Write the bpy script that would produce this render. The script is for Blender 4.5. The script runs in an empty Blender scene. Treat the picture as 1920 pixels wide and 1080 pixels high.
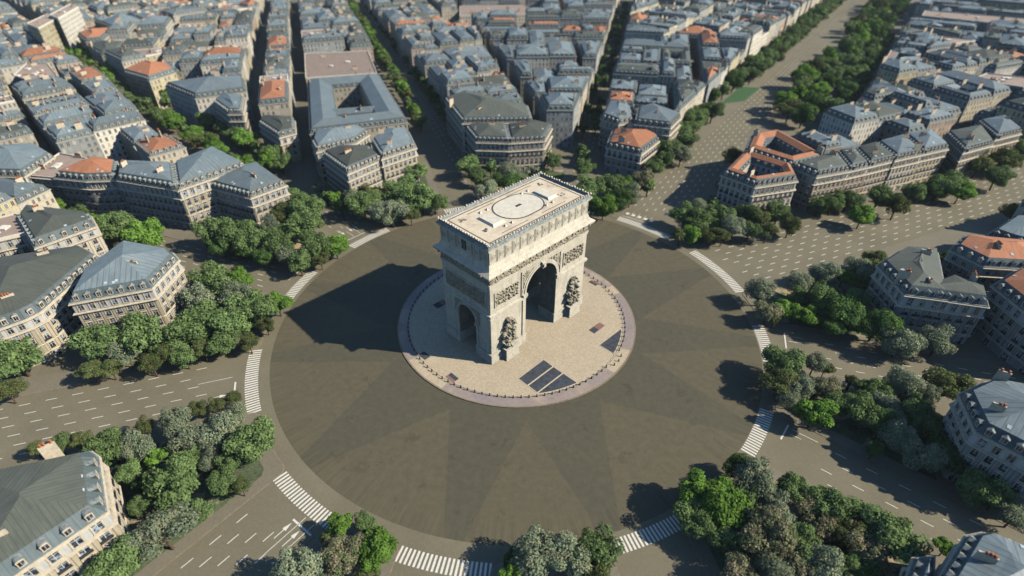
import bpy, math, random
from mathutils import Vector
R = math.radians
rnd = random.Random(7)
S = bpy.context.scene
COL = S.collection

# ------------------------------------------------------------------ camera
CAM = (-1.3403, -153.2729, 128.9438)
PITCH = 0.6407
FOC = 1052.2209
def proj(x, y, z):
    cp, sp = math.cos(PITCH), math.sin(PITCH)
    dx, dy, dz = x - CAM[0], y - CAM[1], z - CAM[2]
    d = dy * cp - dz * sp
    if d < 1: return (-9999, -9999, 1)
    return 960 + FOC * dx / d, 540 - FOC * (dy * sp + dz * cp) / d, d
def G(px, py, z=0.0):
    cp, sp = math.cos(PITCH), math.sin(PITCH)
    a, b = (px - 960) / FOC, -(py - 540) / FOC
    d = (a, cp + b * sp, -sp + b * cp)
    t = (z - CAM[2]) / d[2]
    return (CAM[0] + t * d[0], CAM[1] + t * d[1])
cd = bpy.data.cameras.new('camera'); cam = bpy.data.objects.new('camera', cd); COL.objects.link(cam)
cam.location = CAM; cam.rotation_euler = (math.pi / 2 - PITCH, 0, 0)
cd.sensor_width = 36; cd.lens = FOC * 36 / 1920; cd.clip_end = 5000; cd.clip_start = 1
cd.dof.use_dof = True; cd.dof.focus_distance = 162
cd.dof.aperture_fstop = (cd.lens / 1000) / .92
S.camera = cam

# ------------------------------------------------------------------ light
SUN_AZ, SUN_EL = R(-10.0), R(36.5)
sv = Vector((math.cos(SUN_EL) * math.cos(SUN_AZ), math.cos(SUN_EL) * math.sin(SUN_AZ), math.sin(SUN_EL)))
sl = bpy.data.lights.new('sun', 'SUN'); sl.energy = 5.0; sl.angle = R(0.5); sl.color = (1.0, 0.94, 0.815)
so = bpy.data.objects.new('sun', sl); COL.objects.link(so)
so.rotation_euler = sv.to_track_quat('Z', 'Y').to_euler()
W = bpy.data.worlds.new('World'); S.world = W; W.use_nodes = True
nt = W.node_tree; bg = nt.nodes['Background']
sky = nt.nodes.new('ShaderNodeTexSky'); sky.sky_type = 'NISHITA'; sky.sun_disc = False
sky.sun_elevation = SUN_EL; sky.sun_rotation = R(90) - SUN_AZ
sky.air_density = 1.3; sky.dust_density = 0.3; sky.ozone_density = 9.0
nt.links.new(sky.outputs[0], bg.inputs[0]); bg.inputs[1].default_value = 0.085
S.view_settings.view_transform = 'Standard'; S.view_settings.look = 'None'
S.view_settings.exposure = 0.54; S.view_settings.gamma = 1
S.cycles.max_bounces = 4; S.cycles.diffuse_bounces = 0; S.cycles.glossy_bounces = 2
S.cycles.transparent_max_bounces = 4; S.cycles.caustics_reflective = False; S.cycles.caustics_refractive = False

# ------------------------------------------------------------------ materials
def rgb(r, g, b):
    f = lambda c: (c / 255 / 12.92) if c / 255 <= .04045 else ((c / 255 + .055) / 1.055) ** 2.4
    return (f(r), f(g), f(b), 1)
class NT:
    def __init__(s, name):
        s.m = bpy.data.materials.new(name); s.m.use_nodes = True
        s.t = s.m.node_tree; s.b = s.t.nodes['Principled BSDF']
    def n(s, typ, **kw):
        x = s.t.nodes.new(typ)
        for k, v in kw.items(): setattr(x, k, v)
        return x
    def l(s, a, b): s.t.links.new(a, b)
    def pos(s, sc=(1, 1, 1), rot=0):
        g = s.n('ShaderNodeNewGeometry'); mp = s.n('ShaderNodeMapping')
        mp.inputs['Scale'].default_value = sc; mp.inputs['Rotation'].default_value = (0, 0, rot)
        s.l(g.outputs['Position'], mp.inputs[0]); return mp.outputs[0]
    def noise(s, vec, scale, detail=3, rough=.6):
        x = s.n('ShaderNodeTexNoise'); x.inputs['Scale'].default_value = scale
        x.inputs['Detail'].default_value = detail; x.inputs['Roughness'].default_value = rough
        if vec is not None: s.l(vec, x.inputs['Vector'])
        return x.outputs['Fac']
    def ramp(s, fac, stops):
        x = s.n('ShaderNodeValToRGB'); cr = x.color_ramp
        while len(cr.elements) < len(stops): cr.elements.new(.5)
        for e, (p, c) in zip(cr.elements, stops): e.position = p; e.color = c if len(c) == 4 else (*c, 1)
        s.l(fac, x.inputs[0]); return x.outputs[0]
    def mix(s, fac, a, b, mode='MIX'):
        x = s.n('ShaderNodeMix', data_type='RGBA', blend_type=mode)
        for i, v in ((0, fac), (6, a), (7, b)):
            if isinstance(v, (int, float)): x.inputs[i].default_value = v
            elif isinstance(v, tuple): x.inputs[i].default_value = v
            else: s.l(v, x.inputs[i])
        return x.outputs[2]
    def math(s, op, a, b=0.0, c=None):
        x = s.n('ShaderNodeMath', operation=op)
        for i, v in ((0, a), (1, b)) + (((2, c),) if c is not None else ()):
            if isinstance(v, (int, float)): x.inputs[i].default_value = v
            else: s.l(v, x.inputs[i])
        return x.outputs[0]
    def objvar(s, colr, lo=.8, hi=1.15):
        oi = s.n('ShaderNodeObjectInfo'); mr = s.n('ShaderNodeMapRange')
        mr.inputs[3].default_value = lo; mr.inputs[4].default_value = hi
        s.l(oi.outputs['Random'], mr.inputs[0])
        hs = s.n('ShaderNodeHueSaturation'); s.l(mr.outputs[0], hs.inputs['Value']); s.l(colr, hs.inputs['Color'])
        return hs.outputs[0]
    def out(s, colr, rough=.9, spec=.2, bump=None, bstr=.3, bdist=.1):
        if isinstance(colr, tuple): s.b.inputs['Base Color'].default_value = colr
        else: s.l(colr, s.b.inputs['Base Color'])
        s.b.inputs['Roughness'].default_value = rough
        s.b.inputs['Specular IOR Level'].default_value = spec
        if bump is not None:
            bn = s.n('ShaderNodeBump'); bn.inputs['Strength'].default_value = bstr; bn.inputs['Distance'].default_value = bdist
            s.l(bump, bn.inputs['Height']); s.l(bn.outputs[0], s.b.inputs['Normal'])
        return s.m
def scl(c, k): return (c[0] * k, c[1] * k, c[2] * k, 1)
def simple(name, c, rough=.9, var=.18, scale=.5, spec=.2, objv=None, bump=0):
    t = NT(name); f = t.noise(t.pos(), scale, 4)
    k = t.ramp(f, [(.3, scl(c, 1 - var)), (.7, scl(c, 1 + var))])
    if objv: k = t.objvar(k, *objv)
    return t.out(k, rough, spec, f if bump else None, bump)
M = {}
# roads and ground
ROAD = (.158, .138, .090, 1)
def road_mat(name, c):
    t = NT(name); p = t.pos()
    a = t.noise(p, .05, 5, .65); b = t.noise(p, 1.6, 3)
    k = t.ramp(a, [(.3, scl(c, .80)), (.7, scl(c, 1.16))])
    k = t.mix(.4, k, t.ramp(b, [(.35, scl(c, .82)), (.65, scl(c, 1.15))]))
    cr = t.noise(t.pos((1, 1, 1)), .23, 8, .75)
    ck = t.ramp(cr, [(.492, (1, 1, 1, 1)), (.5, (.72, .72, .70, 1)), (.508, (1, 1, 1, 1))])
    return t.out(t.mix(.5, k, ck, 'MULTIPLY'), .85, .25, b, .15, .05)
M['road'] = road_mat('asphalt_taupe', ROAD)
M['pave'] = road_mat('pavement_grey', (.172, .152, .108, 1))
M['kerb'] = simple('kerb_stone', (.21, .165, .11, 1), var=.25, scale=1.5)
def disc_mat(name, c):
    t = NT(name); p = t.pos()
    a = t.noise(p, .045, 6, .62); b = t.noise(p, .5, 5, .7); g = t.noise(p, 6.0, 3, .7)
    k = t.ramp(a, [(.32, (c[0] * .84, c[1] * .88, c[2] * .88, 1)), (.5, c), (.7, (c[0] * 1.2, c[1] * 1.1, c[2] * 1.05, 1))])
    k = t.mix(.6, k, t.ramp(b, [(.32, scl(c, .62)), (.68, scl(c, 1.32))]))
    k = t.mix(.35, k, t.ramp(g, [(.3, scl(c, .75)), (.7, scl(c, 1.25))]))
    sp = t.noise(t.pos((1, 1, 1)), .11, 4, .8)
    k = t.mix(t.math('MULTIPLY', t.math('GREATER_THAN', sp, .62), .38), k, (c[0] * .55, c[1] * .5, c[2] * .45, 1))
    # radial streaks near the rim
    gm = t.n('ShaderNodeNewGeometry'); sx = t.n('ShaderNodeSeparateXYZ'); t.l(gm.outputs['Position'], sx.inputs[0])
    an = t.math('ARCTAN2', sx.outputs[1], sx.outputs[0])
    rr = t.math('SQRT', t.math('ADD', t.math('MULTIPLY', sx.outputs[0], sx.outputs[0]), t.math('MULTIPLY', sx.outputs[1], sx.outputs[1])))
    cx = t.n('ShaderNodeCombineXYZ'); t.l(t.math('MULTIPLY', an, 90), cx.inputs[0]); t.l(t.math('MULTIPLY', rr, .07), cx.inputs[1])
    st = t.noise(cx.outputs[0], 1.0, 3, .6)
    mr = t.n('ShaderNodeMapRange'); t.l(rr, mr.inputs[0]); mr.inputs[1].default_value = 70; mr.inputs[2].default_value = 81
    k = t.mix(t.math('MULTIPLY', mr.outputs[0], .5), k, t.ramp(st, [(.3, scl(c, .74)), (.7, scl(c, 1.3))]))
    return t.out(k, .8, .25, b, .1, .05)
M['disc'] = disc_mat('worn_setts_light', (.096, .082, .050, 1))
M['star'] = disc_mat('worn_setts_dark', (.079, .072, .046, 1))
M['white'] = simple('road_paint', (.60, .57, .49, 1), var=.18, scale=2.5)
def plaza_mat():
    t = NT('beige_cobbles'); p = t.pos()
    v = t.n('ShaderNodeTexVoronoi'); v.inputs['Scale'].default_value = 1.1; t.l(p, v.inputs['Vector'])
    a = t.noise(p, .09, 5, .6); b = t.noise(p, 2.2, 4, .7)
    c = (.47, .385, .265, 1)
    k = t.ramp(a, [(.35, scl(c, .88)), (.65, (.49, .40, .29, 1))])
    k = t.mix(.5, k, t.ramp(b, [(.3, scl(c, .68)), (.65, scl(c, 1.2))]))
    vd = t.ramp(v.outputs['Distance'], [(.1, (1, 1, 1, 1)), (.6, (.72, .70, .66, 1))]); k = t.mix(.5, k, vd, 'MULTIPLY')
    return t.out(k, .9, .15, b, .4, .1)
M['plaza'] = plaza_mat()
def ring_mat():
    t = NT('mauve_paving'); p = t.pos()
    a = t.noise(p, .06, 4, .6); b = t.noise(p, .8, 4, .7)
    k = t.ramp(a, [(.36, (.235, .195, .185, 1)), (.55, (.30, .235, .19, 1)), (.62, (.40, .31, .22, 1))])
    return t.out(t.mix(.3, k, t.ramp(b, [(.3, (.12, .11, .12, 1)), (.7, (.34, .28, .24, 1))])), .9, .15)
M['ring'] = ring_mat()
M['slab'] = simple('dark_slabs', (.05, .055, .065, 1), var=.35, scale=.9)
M['slabframe'] = simple('pale_frame', (.52, .43, .30, 1), var=.1)
M['pinkslab'] = simple('rust_slabs', (.21, .12, .095, 1), var=.3, scale=1.5)
M['iron'] = simple('dark_iron', (.035, .037, .04, 1), .6)
def park_mat():
    t = NT('park_soil_and_grass'); p = t.pos()
    a = t.noise(p, .09, 4, .6); b = t.noise(p, 1.5, 4, .7)
    k = t.ramp(a, [(.45, (.03, .065, .03, 1)), (.56, (.055, .10, .045, 1)), (.60, (.33, .26, .165, 1)), (.7, (.42, .31, .18, 1))])
    return t.out(t.mix(.3, k, t.ramp(b, [(.3, (.03, .045, .03, 1)), (.7, (.35, .28, .17, 1))])), .95, .1)
M['park'] = park_mat()
M['lawn'] = simple('lawn', (.045, .10, .04, 1), var=.2, scale=.6)
# monument stone
def stone_mat(name, c, dirt=.5, course=True):
    t = NT(name); p = t.pos()
    a = t.noise(p, .25, 6, .7); b = t.noise(p, 2.5, 4, .75)
    k = t.ramp(a, [(.3, scl(c, 1 - .3 * dirt)), (.6, scl(c, 1.06))])
    k = t.mix(.55, k, t.ramp(b, [(.25, scl(c, .5)), (.58, scl(c, 1.1))]))
    if course:
        gm = t.n('ShaderNodeNewGeometry'); sx = t.n('ShaderNodeSeparateXYZ'); t.l(gm.outputs['Position'], sx.inputs[0])
        f = t.math('FRACT', t.math('MULTIPLY', sx.outputs[2], 1.05))
        ln = t.math('LESS_THAN', f, .09)
        f2 = t.math('FRACT', t.math('ADD', t.math('MULTIPLY', t.math('ADD', sx.outputs[0], t.math('MULTIPLY', sx.outputs[1], .9)), .42),
             t.math('MULTIPLY', t.math('FLOOR', t.math('MULTIPLY', sx.outputs[2], 1.05)), .5)))
        ln = t.math('MAXIMUM', ln, t.math('LESS_THAN', f2, .05))
        k = t.mix(t.math('MULTIPLY', ln, .28), k, scl(c, .35))
    sm = t.noise(t.pos((.9, .9, .12)), .8, 4, .7)
    k = t.mix(t.math('MULTIPLY', t.math('GREATER_THAN', sm, .56), .2), k, scl(c, .3))
    return t.out(k, .9, .15, b, .35, .08)
M['stone'] = stone_mat('limestone', (.53, .475, .37, 1), 1.4)
M['weathered'] = stone_mat('weathered_limestone', (.40, .36, .285, 1), .9, False)
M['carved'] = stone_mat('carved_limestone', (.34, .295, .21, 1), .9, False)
M['stoneshade'] = simple('shaded_vault_stone', (.24, .21, .165, 1), var=.25)  # limestone darkened: shade inside the passages is put into the colour
def deck_mat():
    t = NT('roof_deck'); p = t.pos()
    a = t.noise(p, .22, 6, .7); b = t.noise(p, 1.2, 4, .7)
    k = t.ramp(a, [(.33, (.30, .25, .24, 1)), (.42, (.52, .43, .30, 1)), (.58, (.62, .53, .39, 1)), (.7, (.55, .49, .39, 1))])
    return t.out(t.mix(.3, k, t.ramp(b, [(.3, (.32, .25, .19, 1)), (.7, (.75, .62, .46, 1))])), .9, .1)
M['deck'] = deck_mat()
M['deckpale'] = simple('pale_concrete', (.56, .51, .41, 1), var=.12, scale=.8)
M['stain'] = simple('stain', (.11, .10, .10, 1), var=.4)
M['crest'] = simple('crest_stone', (.60, .50, .37, 1), var=.3, scale=2)
M['lead'] = simple('weathered_lead', (.19, .205, .19, 1), var=.5, scale=1.3)
# buildings
def wall_mat(name, c, wfr=.5, dark=(.035, .045, .055, 1)):
    """cream render; UV x counts bays and y counts floors, so windows are part of the surface"""
    t = NT(name); uv = t.n('ShaderNodeUVMap'); sx = t.n('ShaderNodeSeparateXYZ'); t.l(uv.outputs[0], sx.inputs[0])
    fu = t.math('FRACT', sx.outputs[0]); fv = t.math('FRACT', sx.outputs[1])
    du = t.math('ABSOLUTE', t.math('SUBTRACT', fu, .5)); dv = t.math('ABSOLUTE', t.math('SUBTRACT', fv, .47))
    win = t.math('MULTIPLY', t.math('LESS_THAN', du, .5 * wfr * .86), t.math('LESS_THAN', dv, .32))
    frm = t.math('MULTIPLY', t.math('LESS_THAN', du, .5 * wfr * .86 + .07), t.math('LESS_THAN', dv, .38))
    mull = t.math('LESS_THAN', du, .025)
    cb = t.n('ShaderNodeCombineXYZ'); t.l(t.math('FLOOR', sx.outputs[0]), cb.inputs[0]); t.l(t.math('FLOOR', sx.outputs[1]), cb.inputs[1])
    oi = t.n('ShaderNodeObjectInfo'); t.l(oi.outputs['Random'], cb.inputs[2])
    wn = t.n('ShaderNodeTexWhiteNoise'); t.l(cb.outputs[0], wn.inputs[0])
    glass = t.ramp(wn.outputs[0], [(0, dark), (.5, (.06, .075, .095, 1)), (.72, (.13, .17, .22, 1)), (.9, (.34, .36, .36, 1)), (1, (.45, .42, .35, 1))])
    glass = t.mix(mull, glass, (.4, .38, .33, 1))
    a = t.noise(t.pos(), .12, 5, .7); b = t.noise(t.pos((1, 1, .3)), 1.4, 4, .7)
    k = t.ramp(a, [(.3, scl(c, .85)), (.7, scl(c, 1.12))])
    k = t.mix(.4, k, t.ramp(b, [(.3, scl(c, .66)), (.65, scl(c, 1.12))]))
    k = t.objvar(k, .72, 1.2)
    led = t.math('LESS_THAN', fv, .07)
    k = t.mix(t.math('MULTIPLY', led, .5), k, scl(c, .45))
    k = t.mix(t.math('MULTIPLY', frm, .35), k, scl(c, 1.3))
    k = t.mix(win, k, glass)
    t.out(k, .8, .3)
    return t.m
def plain_wall(name, c):
    t = NT(name); a = t.noise(t.pos(), .2, 5, .7); b = t.noise(t.pos((1, 1, .18)), 1.0, 4, .7)
    k = t.ramp(a, [(.3, scl(c, .82)), (.7, scl(c, 1.12))])
    k = t.mix(.5, k, t.ramp(b, [(.3, scl(c, .62)), (.65, scl(c, 1.12))]))
    gm = t.n('ShaderNodeNewGeometry'); sx = t.n('ShaderNodeSeparateXYZ'); t.l(gm.outputs['Position'], sx.inputs[0])
    ln = t.math('LESS_THAN', t.math('FRACT', t.math('MULTIPLY', sx.outputs[2], 1.3)), .13)
    k = t.mix(t.math('MULTIPLY', ln, .22), k, scl(c, .4))
    return t.out(t.objvar(k, .85, 1.12), .85, .2)
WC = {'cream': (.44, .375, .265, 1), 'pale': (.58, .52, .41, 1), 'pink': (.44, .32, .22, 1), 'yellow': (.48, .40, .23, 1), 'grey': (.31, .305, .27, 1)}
for k_, c_ in WC.items():
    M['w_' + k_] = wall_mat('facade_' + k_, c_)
    M['p_' + k_] = plain_wall('wall_' + k_, c_)
def roof_mat(name, c, c2, seam=.9, amp=.30, rough=.5):
    t = NT(name); uv = t.n('ShaderNodeUVMap'); sx = t.n('ShaderNodeSeparateXYZ'); t.l(uv.outputs[0], sx.inputs[0])
    f = t.math('FRACT', t.math('MULTIPLY', sx.outputs[0], seam)); ln = t.math('LESS_THAN', f, .16)
    a = t.noise(t.pos(), .16, 5, .7)
    mp = t.n('ShaderNodeMapping'); mp.inputs['Scale'].default_value = (1.1, .15, 1); t.l(uv.outputs[0], mp.inputs[0])
    b = t.noise(mp.outputs[0], 1.0, 4, .7)
    k = t.ramp(a, [(.3, c), (.7, c2)])
    k = t.mix(.5, k, t.ramp(b, [(.3, scl(c, .72)), (.7, scl(c2, 1.18))]))
    k = t.objvar(k, .78, 1.2)
    k = t.mix(t.math('MULTIPLY', ln, amp), k, scl(c, .45))
    return t.out(k, rough, .35, b, .1, .05)
M['r_zinc'] = roof_mat('zinc_roof', (.112, .144, .15, 1), (.19, .224, .228, 1), .62, .5)
M['r_green'] = roof_mat('grey_green_roof', (.062, .070, .056, 1), (.10, .106, .084, 1), 1.0, .42, .7)
M['r_tile'] = roof_mat('terracotta_roof', (.27, .105, .05, 1), (.38, .165, .085, 1), 2.0, .18, .85)
M['r_flat'] = roof_mat('flat_taupe_roof', (.25, .185, .145, 1), (.33, .25, .20, 1), .25, .08, .9)
M['slate'] = roof_mat('mansard_slate', (.055, .075, .08, 1), (.095, .12, .12, 1), .8, .3, .6)
M['topfloor'] = plain_wall('whitewashed_top_floor', (.50, .48, .43, 1))
M['trim'] = simple('trim_stone', (.52, .44, .32, 1), var=.2, scale=1.2)
M['parapet'] = simple('parapet_white', (.62, .57, .48, 1), var=.12, scale=.6)
M['pot'] = simple('chimney_pots', (.36, .125, .06, 1), var=.25, scale=3)
def glass_mat():
    t = NT('window_glass'); n_ = t.noise(t.pos(), .9, 1)
    k = t.ramp(n_, [(.38, (.012, .015, .02, 1)), (.52, (.05, .065, .09, 1)), (.6, (.22, .28, .34, 1)), (.72, (.35, .38, .38, 1))])  # pale blue patches paint sky reflections into the glass colour
    return t.out(k, .15, .6)
M['glass'] = glass_mat()
M['shutter'] = simple('window_frame', (.5, .47, .40, 1), var=.15)
M['sky_l'] = simple('skylight_glass', (.42, .46, .48, 1), .2, spec=.6)
M['awning'] = simple('red_awning', (.4, .03, .02, 1))
# foliage
def leaf_mat(name, c, c2, hi=None):
    t = NT(name); g = t.n('ShaderNodeNewGeometry')
    k = t.mix(g.outputs['Random Per Island'], c, c2)
    a = t.noise(t.pos(), .45, 3, .6)
    k = t.mix(t.ramp(a, [(.42, (0, 0, 0, 1)), (.62, (.75, .75, .75, 1))]), k, hi or scl(c2, 1.25))
    k = t.objvar(k, .75, 1.2)
    t.t.nodes.remove(t.b)
    d = t.n('ShaderNodeBsdfDiffuse'); tr = t.n('ShaderNodeBsdfTranslucent'); ms = t.n('ShaderNodeMixShader')
    ms.inputs[0].default_value = .3
    t.l(k, d.inputs[0]); t.l(k, tr.inputs[0]); t.l(d.outputs[0], ms.inputs[1]); t.l(tr.outputs[0], ms.inputs[2])
    t.l(ms.outputs[0], t.t.nodes['Material Output'].inputs[0])
    return t.m
M['L_g'] = leaf_mat('foliage_mid_green', (.045, .085, .028, 1), (.185, .265, .095, 1))
M['L_b'] = leaf_mat('foliage_bright_green', (.045, .11, .018, 1), (.19, .33, .06, 1))
M['L_d'] = leaf_mat('foliage_dark_green', (.03, .07, .022, 1), (.10, .175, .05, 1))
M['L_s'] = leaf_mat('foliage_silver_grey', (.11, .155, .085, 1), (.31, .37, .24, 1), (.33, .33, .19, 1))
M['L_o'] = leaf_mat('foliage_olive', (.05, .085, .028, 1), (.165, .20, .075, 1), (.16, .16, .06, 1))
M['L_t'] = leaf_mat('foliage_tawny', (.07, .09, .04, 1), (.46, .37, .24, 1), (.16, .22, .09, 1))
M['bark'] = simple('bark', (.10, .065, .04, 1), var=.3, scale=2)

# ------------------------------------------------------------------ mesh helper
class MB:
    def __init__(s): s.v = []; s.f = []; s.m = []; s.uv = []
    def face(s, pts, mat=0, uv=None):
        i = len(s.v); s.v += [tuple(p) for p in pts]; s.f.append(tuple(range(i, i + len(pts)))); s.m.append(mat)
        s.uv += uv if uv else [(0, 0)] * len(pts)
    def mesh_idx(s, vs, fs, mat=0):
        i = len(s.v); s.v += vs
        for f in fs: s.f.append(tuple(i + k for k in f)); s.m.append(mat); s.uv += [(0, 0)] * len(f)
    def box(s, x0, x1, y0, y1, z0, z1, mat=0, tf=None, cap=True):
        P = [(x0, y0), (x1, y0), (x1, y1), (x0, y1)]
        s.prism(P, z0, z1, mat, tf, cap)
    def prism(s, P, z0, z1, mat=0, tf=None, cap=True, topscale=None, bottom=True):
        n = len(P); T = P
        if topscale is not None:
            cx = sum(p[0] for p in P) / n; cy = sum(p[1] for p in P) / n
            T = [(cx + (p[0] - cx) * topscale, cy + (p[1] - cy) * topscale) for p in P]
        vs = [(p[0], p[1], z0) for p in P] + [(p[0], p[1], z1) for p in T]
        if tf: vs = [tf(*v) for v in vs]
        fs = [(i, (i + 1) % n, n + (i + 1) % n, n + i) for i in range(n)]
        if cap: fs.append(tuple(range(n, 2 * n)))
        if cap and bottom: fs.append(tuple(reversed(range(n))))
        s.mesh_idx(vs, fs, mat)
    def mesh(s, name, mats, smooth=False):
        me = bpy.data.meshes.new(name); me.from_pydata(s.v, [], s.f)
        for m in mats: me.materials.append(M[m])
        if len(mats) > 1: me.polygons.foreach_set('material_index', s.m)
        ul = me.uv_layers.new(name='UVMap'); ul.data.foreach_set('uv', [c for u in s.uv for c in u])
        if smooth: me.polygons.foreach_set('use_smooth', [True] * len(s.f))
        me.update(); return me
def link(name, me, parent=None, loc=None, rz=0, sc=None):
    o = bpy.data.objects.new(name, me); COL.objects.link(o)
    if parent: o.parent = parent
    if loc: o.location = loc
    if rz: o.rotation_euler = (0, 0, rz)
    if sc: o.scale = sc
    return o
def struct(name, me, kind='structure'):
    o = link(name, me); o['kind'] = kind; return o
def thing(name, label, cat, group=None, loc=(0, 0, 0), rz=0, me=None):
    o = link(name, me, None, loc, rz); o['label'] = label; o['category'] = cat
    if group: o['group'] = group
    return o
ORD = ['zeroth', 'first', 'second', 'third', 'fourth', 'fifth', 'sixth', 'seventh', 'eighth', 'ninth', 'tenth', 'eleventh', 'twelfth',
       'thirteenth', 'fourteenth', 'fifteenth', 'sixteenth', 'seventeenth', 'eighteenth', 'nineteenth']
TENS = ['', '', 'twenty', 'thirty', 'forty', 'fifty', 'sixty', 'seventy', 'eighty', 'ninety']
TENTH = ['', '', 'twentieth', 'thirtieth', 'fortieth', 'fiftieth', 'sixtieth', 'seventieth', 'eightieth', 'ninetieth']
def ordw(n): return ORD[n] if n < 20 else (TENTH[n // 10] if n % 10 == 0 else TENS[n // 10] + '-' + ORD[n % 10])

# ------------------------------------------------------------------ 2D geometry helpers
def area(P): return .5 * sum(P[i][0] * P[(i + 1) % len(P)][1] - P[(i + 1) % len(P)][0] * P[i][1] for i in range(len(P)))
def ccw(P): return P if area(P) > 0 else P[::-1]
def cen(P): return (sum(p[0] for p in P) / len(P), sum(p[1] for p in P) / len(P))
def clip(P, n, c):
    """keep the side n.p <= c"""
    out = []
    for i in range(len(P)):
        a, b = P[i], P[(i + 1) % len(P)]
        da, db = a[0] * n[0] + a[1] * n[1] - c, b[0] * n[0] + b[1] * n[1] - c
        if da <= 0: out.append(a)
        if da * db < 0:
            t = da / (da - db); out.append((a[0] + t * (b[0] - a[0]), a[1] + t * (b[1] - a[1])))
    return out
def hull(P):
    P = sorted(set(P))
    def half(Q):
        h = []
        for p in Q:
            while len(h) > 1 and (h[-1][0] - h[-2][0]) * (p[1] - h[-2][1]) - (h[-1][1] - h[-2][1]) * (p[0] - h[-2][0]) <= 1e-6: h.pop()
            h.append(p)
        return h
    a, b = half(P), half(P[::-1]); return a[:-1] + b[:-1]
def obb(P):
    H = hull(P); best = None
    for i in range(len(H)):
        a, b = H[i], H[(i + 1) % len(H)]; L = math.hypot(b[0] - a[0], b[1] - a[1])
        if L < 1: continue
        d = ((b[0] - a[0]) / L, (b[1] - a[1]) / L)
        u = [p[0] * d[0] + p[1] * d[1] for p in H]; v = [-p[0] * d[1] + p[1] * d[0] for p in H]
        A = (max(u) - min(u)) * (max(v) - min(v))
        if best is None or A < best[0]: best = (A, d, min(u), max(u), min(v), max(v))
    return best
def inside(P, x, y):
    c = False
    for i in range(len(P)):
        a, b = P[i], P[i - 1]
        if (a[1] > y) != (b[1] > y) and x < (b[0] - a[0]) * (y - a[1]) / (b[1] - a[1]) + a[0]: c = not c
    return c
def simplify(P, eps=.8):
    Q = []
    for p in P:
        if not Q or math.hypot(p[0] - Q[-1][0], p[1] - Q[-1][1]) > eps: Q.append(p)
    while len(Q) > 2 and math.hypot(Q[0][0] - Q[-1][0], Q[0][1] - Q[-1][1]) <= eps: Q.pop()
    return Q
def inset(P, t):
    n = len(P); out = []
    for i in range(n):
        a, b, c = P[i - 1], P[i], P[(i + 1) % n]
        l1 = math.hypot(b[0] - a[0], b[1] - a[1]); l2 = math.hypot(c[0] - b[0], c[1] - b[1])
        n1 = (-(b[1] - a[1]) / l1, (b[0] - a[0]) / l1); n2 = (-(c[1] - b[1]) / l2, (c[0] - b[0]) / l2)
        k = max(.25, 1 + n1[0] * n2[0] + n1[1] * n2[1])
        out.append((b[0] + t * (n1[0] + n2[0]) / k, b[1] + t * (n1[1] + n2[1]) / k))
    return out
def roof_skeleton(mb, P, h, breaks, matf, tmax=1e9):
    """hipped roof over a convex outline; h(t) is the height at distance t from the eave"""
    V = [tuple(p) for p in P]; org = [(P[i], P[(i + 1) % len(P)]) for i in range(len(P))]; t = 0.0
    br = sorted(breaks) + [tmax]
    for _ in range(40):
        n = len(V)
        if n < 3: break
        W1 = inset(V, 1.0) if n > 2 else V
        vel = [(W1[i][0] - V[i][0], W1[i][1] - V[i][1]) for i in range(n)]
        best = 1e9
        for i in range(n):
            j = (i + 1) % n; dx, dy = V[j][0] - V[i][0], V[j][1] - V[i][1]; L = math.hypot(dx, dy)
            r = ((vel[j][0] - vel[i][0]) * dx + (vel[j][1] - vel[i][1]) * dy) / max(L, 1e-6)
            if r < -1e-6: best = min(best, -L / r)
        nb = min([b for b in br if b > t + 1e-4] or [1e9])
        dt = min(best, nb - t)
        if dt > 200: break
        N = [(V[i][0] + vel[i][0] * dt, V[i][1] + vel[i][1] * dt) for i in range(n)]
        z0, z1 = h(t), h(t + dt)
        for i in range(n):
            j = (i + 1) % n; a, b = org[i]; L = math.hypot(b[0] - a[0], b[1] - a[1]) or 1
            d = ((b[0] - a[0]) / L, (b[1] - a[1]) / L)
            U = lambda p: (p[0] - a[0]) * d[0] + (p[1] - a[1]) * d[1]
            q = [(V[i], z0), (V[j], z0), (N[j], z1), (N[i], z1)]
            if math.hypot(N[j][0] - N[i][0], N[j][1] - N[i][1]) < .02: q = q[:3]
            mb.face([(p[0], p[1], z) for p, z in q], matf(t), [(U(p), t if z == z0 else t + dt) for p, z in q])
        t += dt; keepV = []; keepO = []
        for i in range(n):
            j = (i + 1) % n
            if math.hypot(N[j][0] - N[i][0], N[j][1] - N[i][1]) >= .05: keepV.append(N[i]); keepO.append(org[i])
        V, org = keepV, keepO
        if len(V) < 3: break
        if t >= tmax - 1e-4:
            mb.face([(p[0], p[1], h(t)) for p in V], matf(t), [(p[0], p[1]) for p in V]); break
    return t

# ------------------------------------------------------------------ setting: ground, roundabout, kerbs
def disc(name, r0, r1, z, mat, cx=0, cy=0, a0=0, a1=360, n=180):
    mb = MB(); k = max(2, int(n * (a1 - a0) / 360))
    for i in range(k):
        a, b = R(a0 + (a1 - a0) * i / k), R(a0 + (a1 - a0) * (i + 1) / k)
        P = [(r0, a), (r1, a), (r1, b), (r0, b)] if r0 > 0 else [(0, 0), (r1, a), (r1, b)]
        mb.face([(cx + r * math.cos(t), cy + r * math.sin(t), z) for r, t in P])
    return mb.mesh(name, [mat])
g = MB(); g.face([(-2500, -900, 0), (2500, -900, 0), (2500, 3500, 0), (-2500, 3500, 0)])
struct('ground', g.mesh('ground', ['road']))
struct('roundabout_paving', disc('roundabout_paving', 0, 82.9, .004, 'disc'))
TIPS = [-100.7, -74, -36, -7.4, 22, 48, 76, 104, 138, 165, -167, -134]
APEX = [-116.1, -86.5, -56.1, -22, 2, 36, 62, 90, 122, 152, -176, -153]
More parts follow.
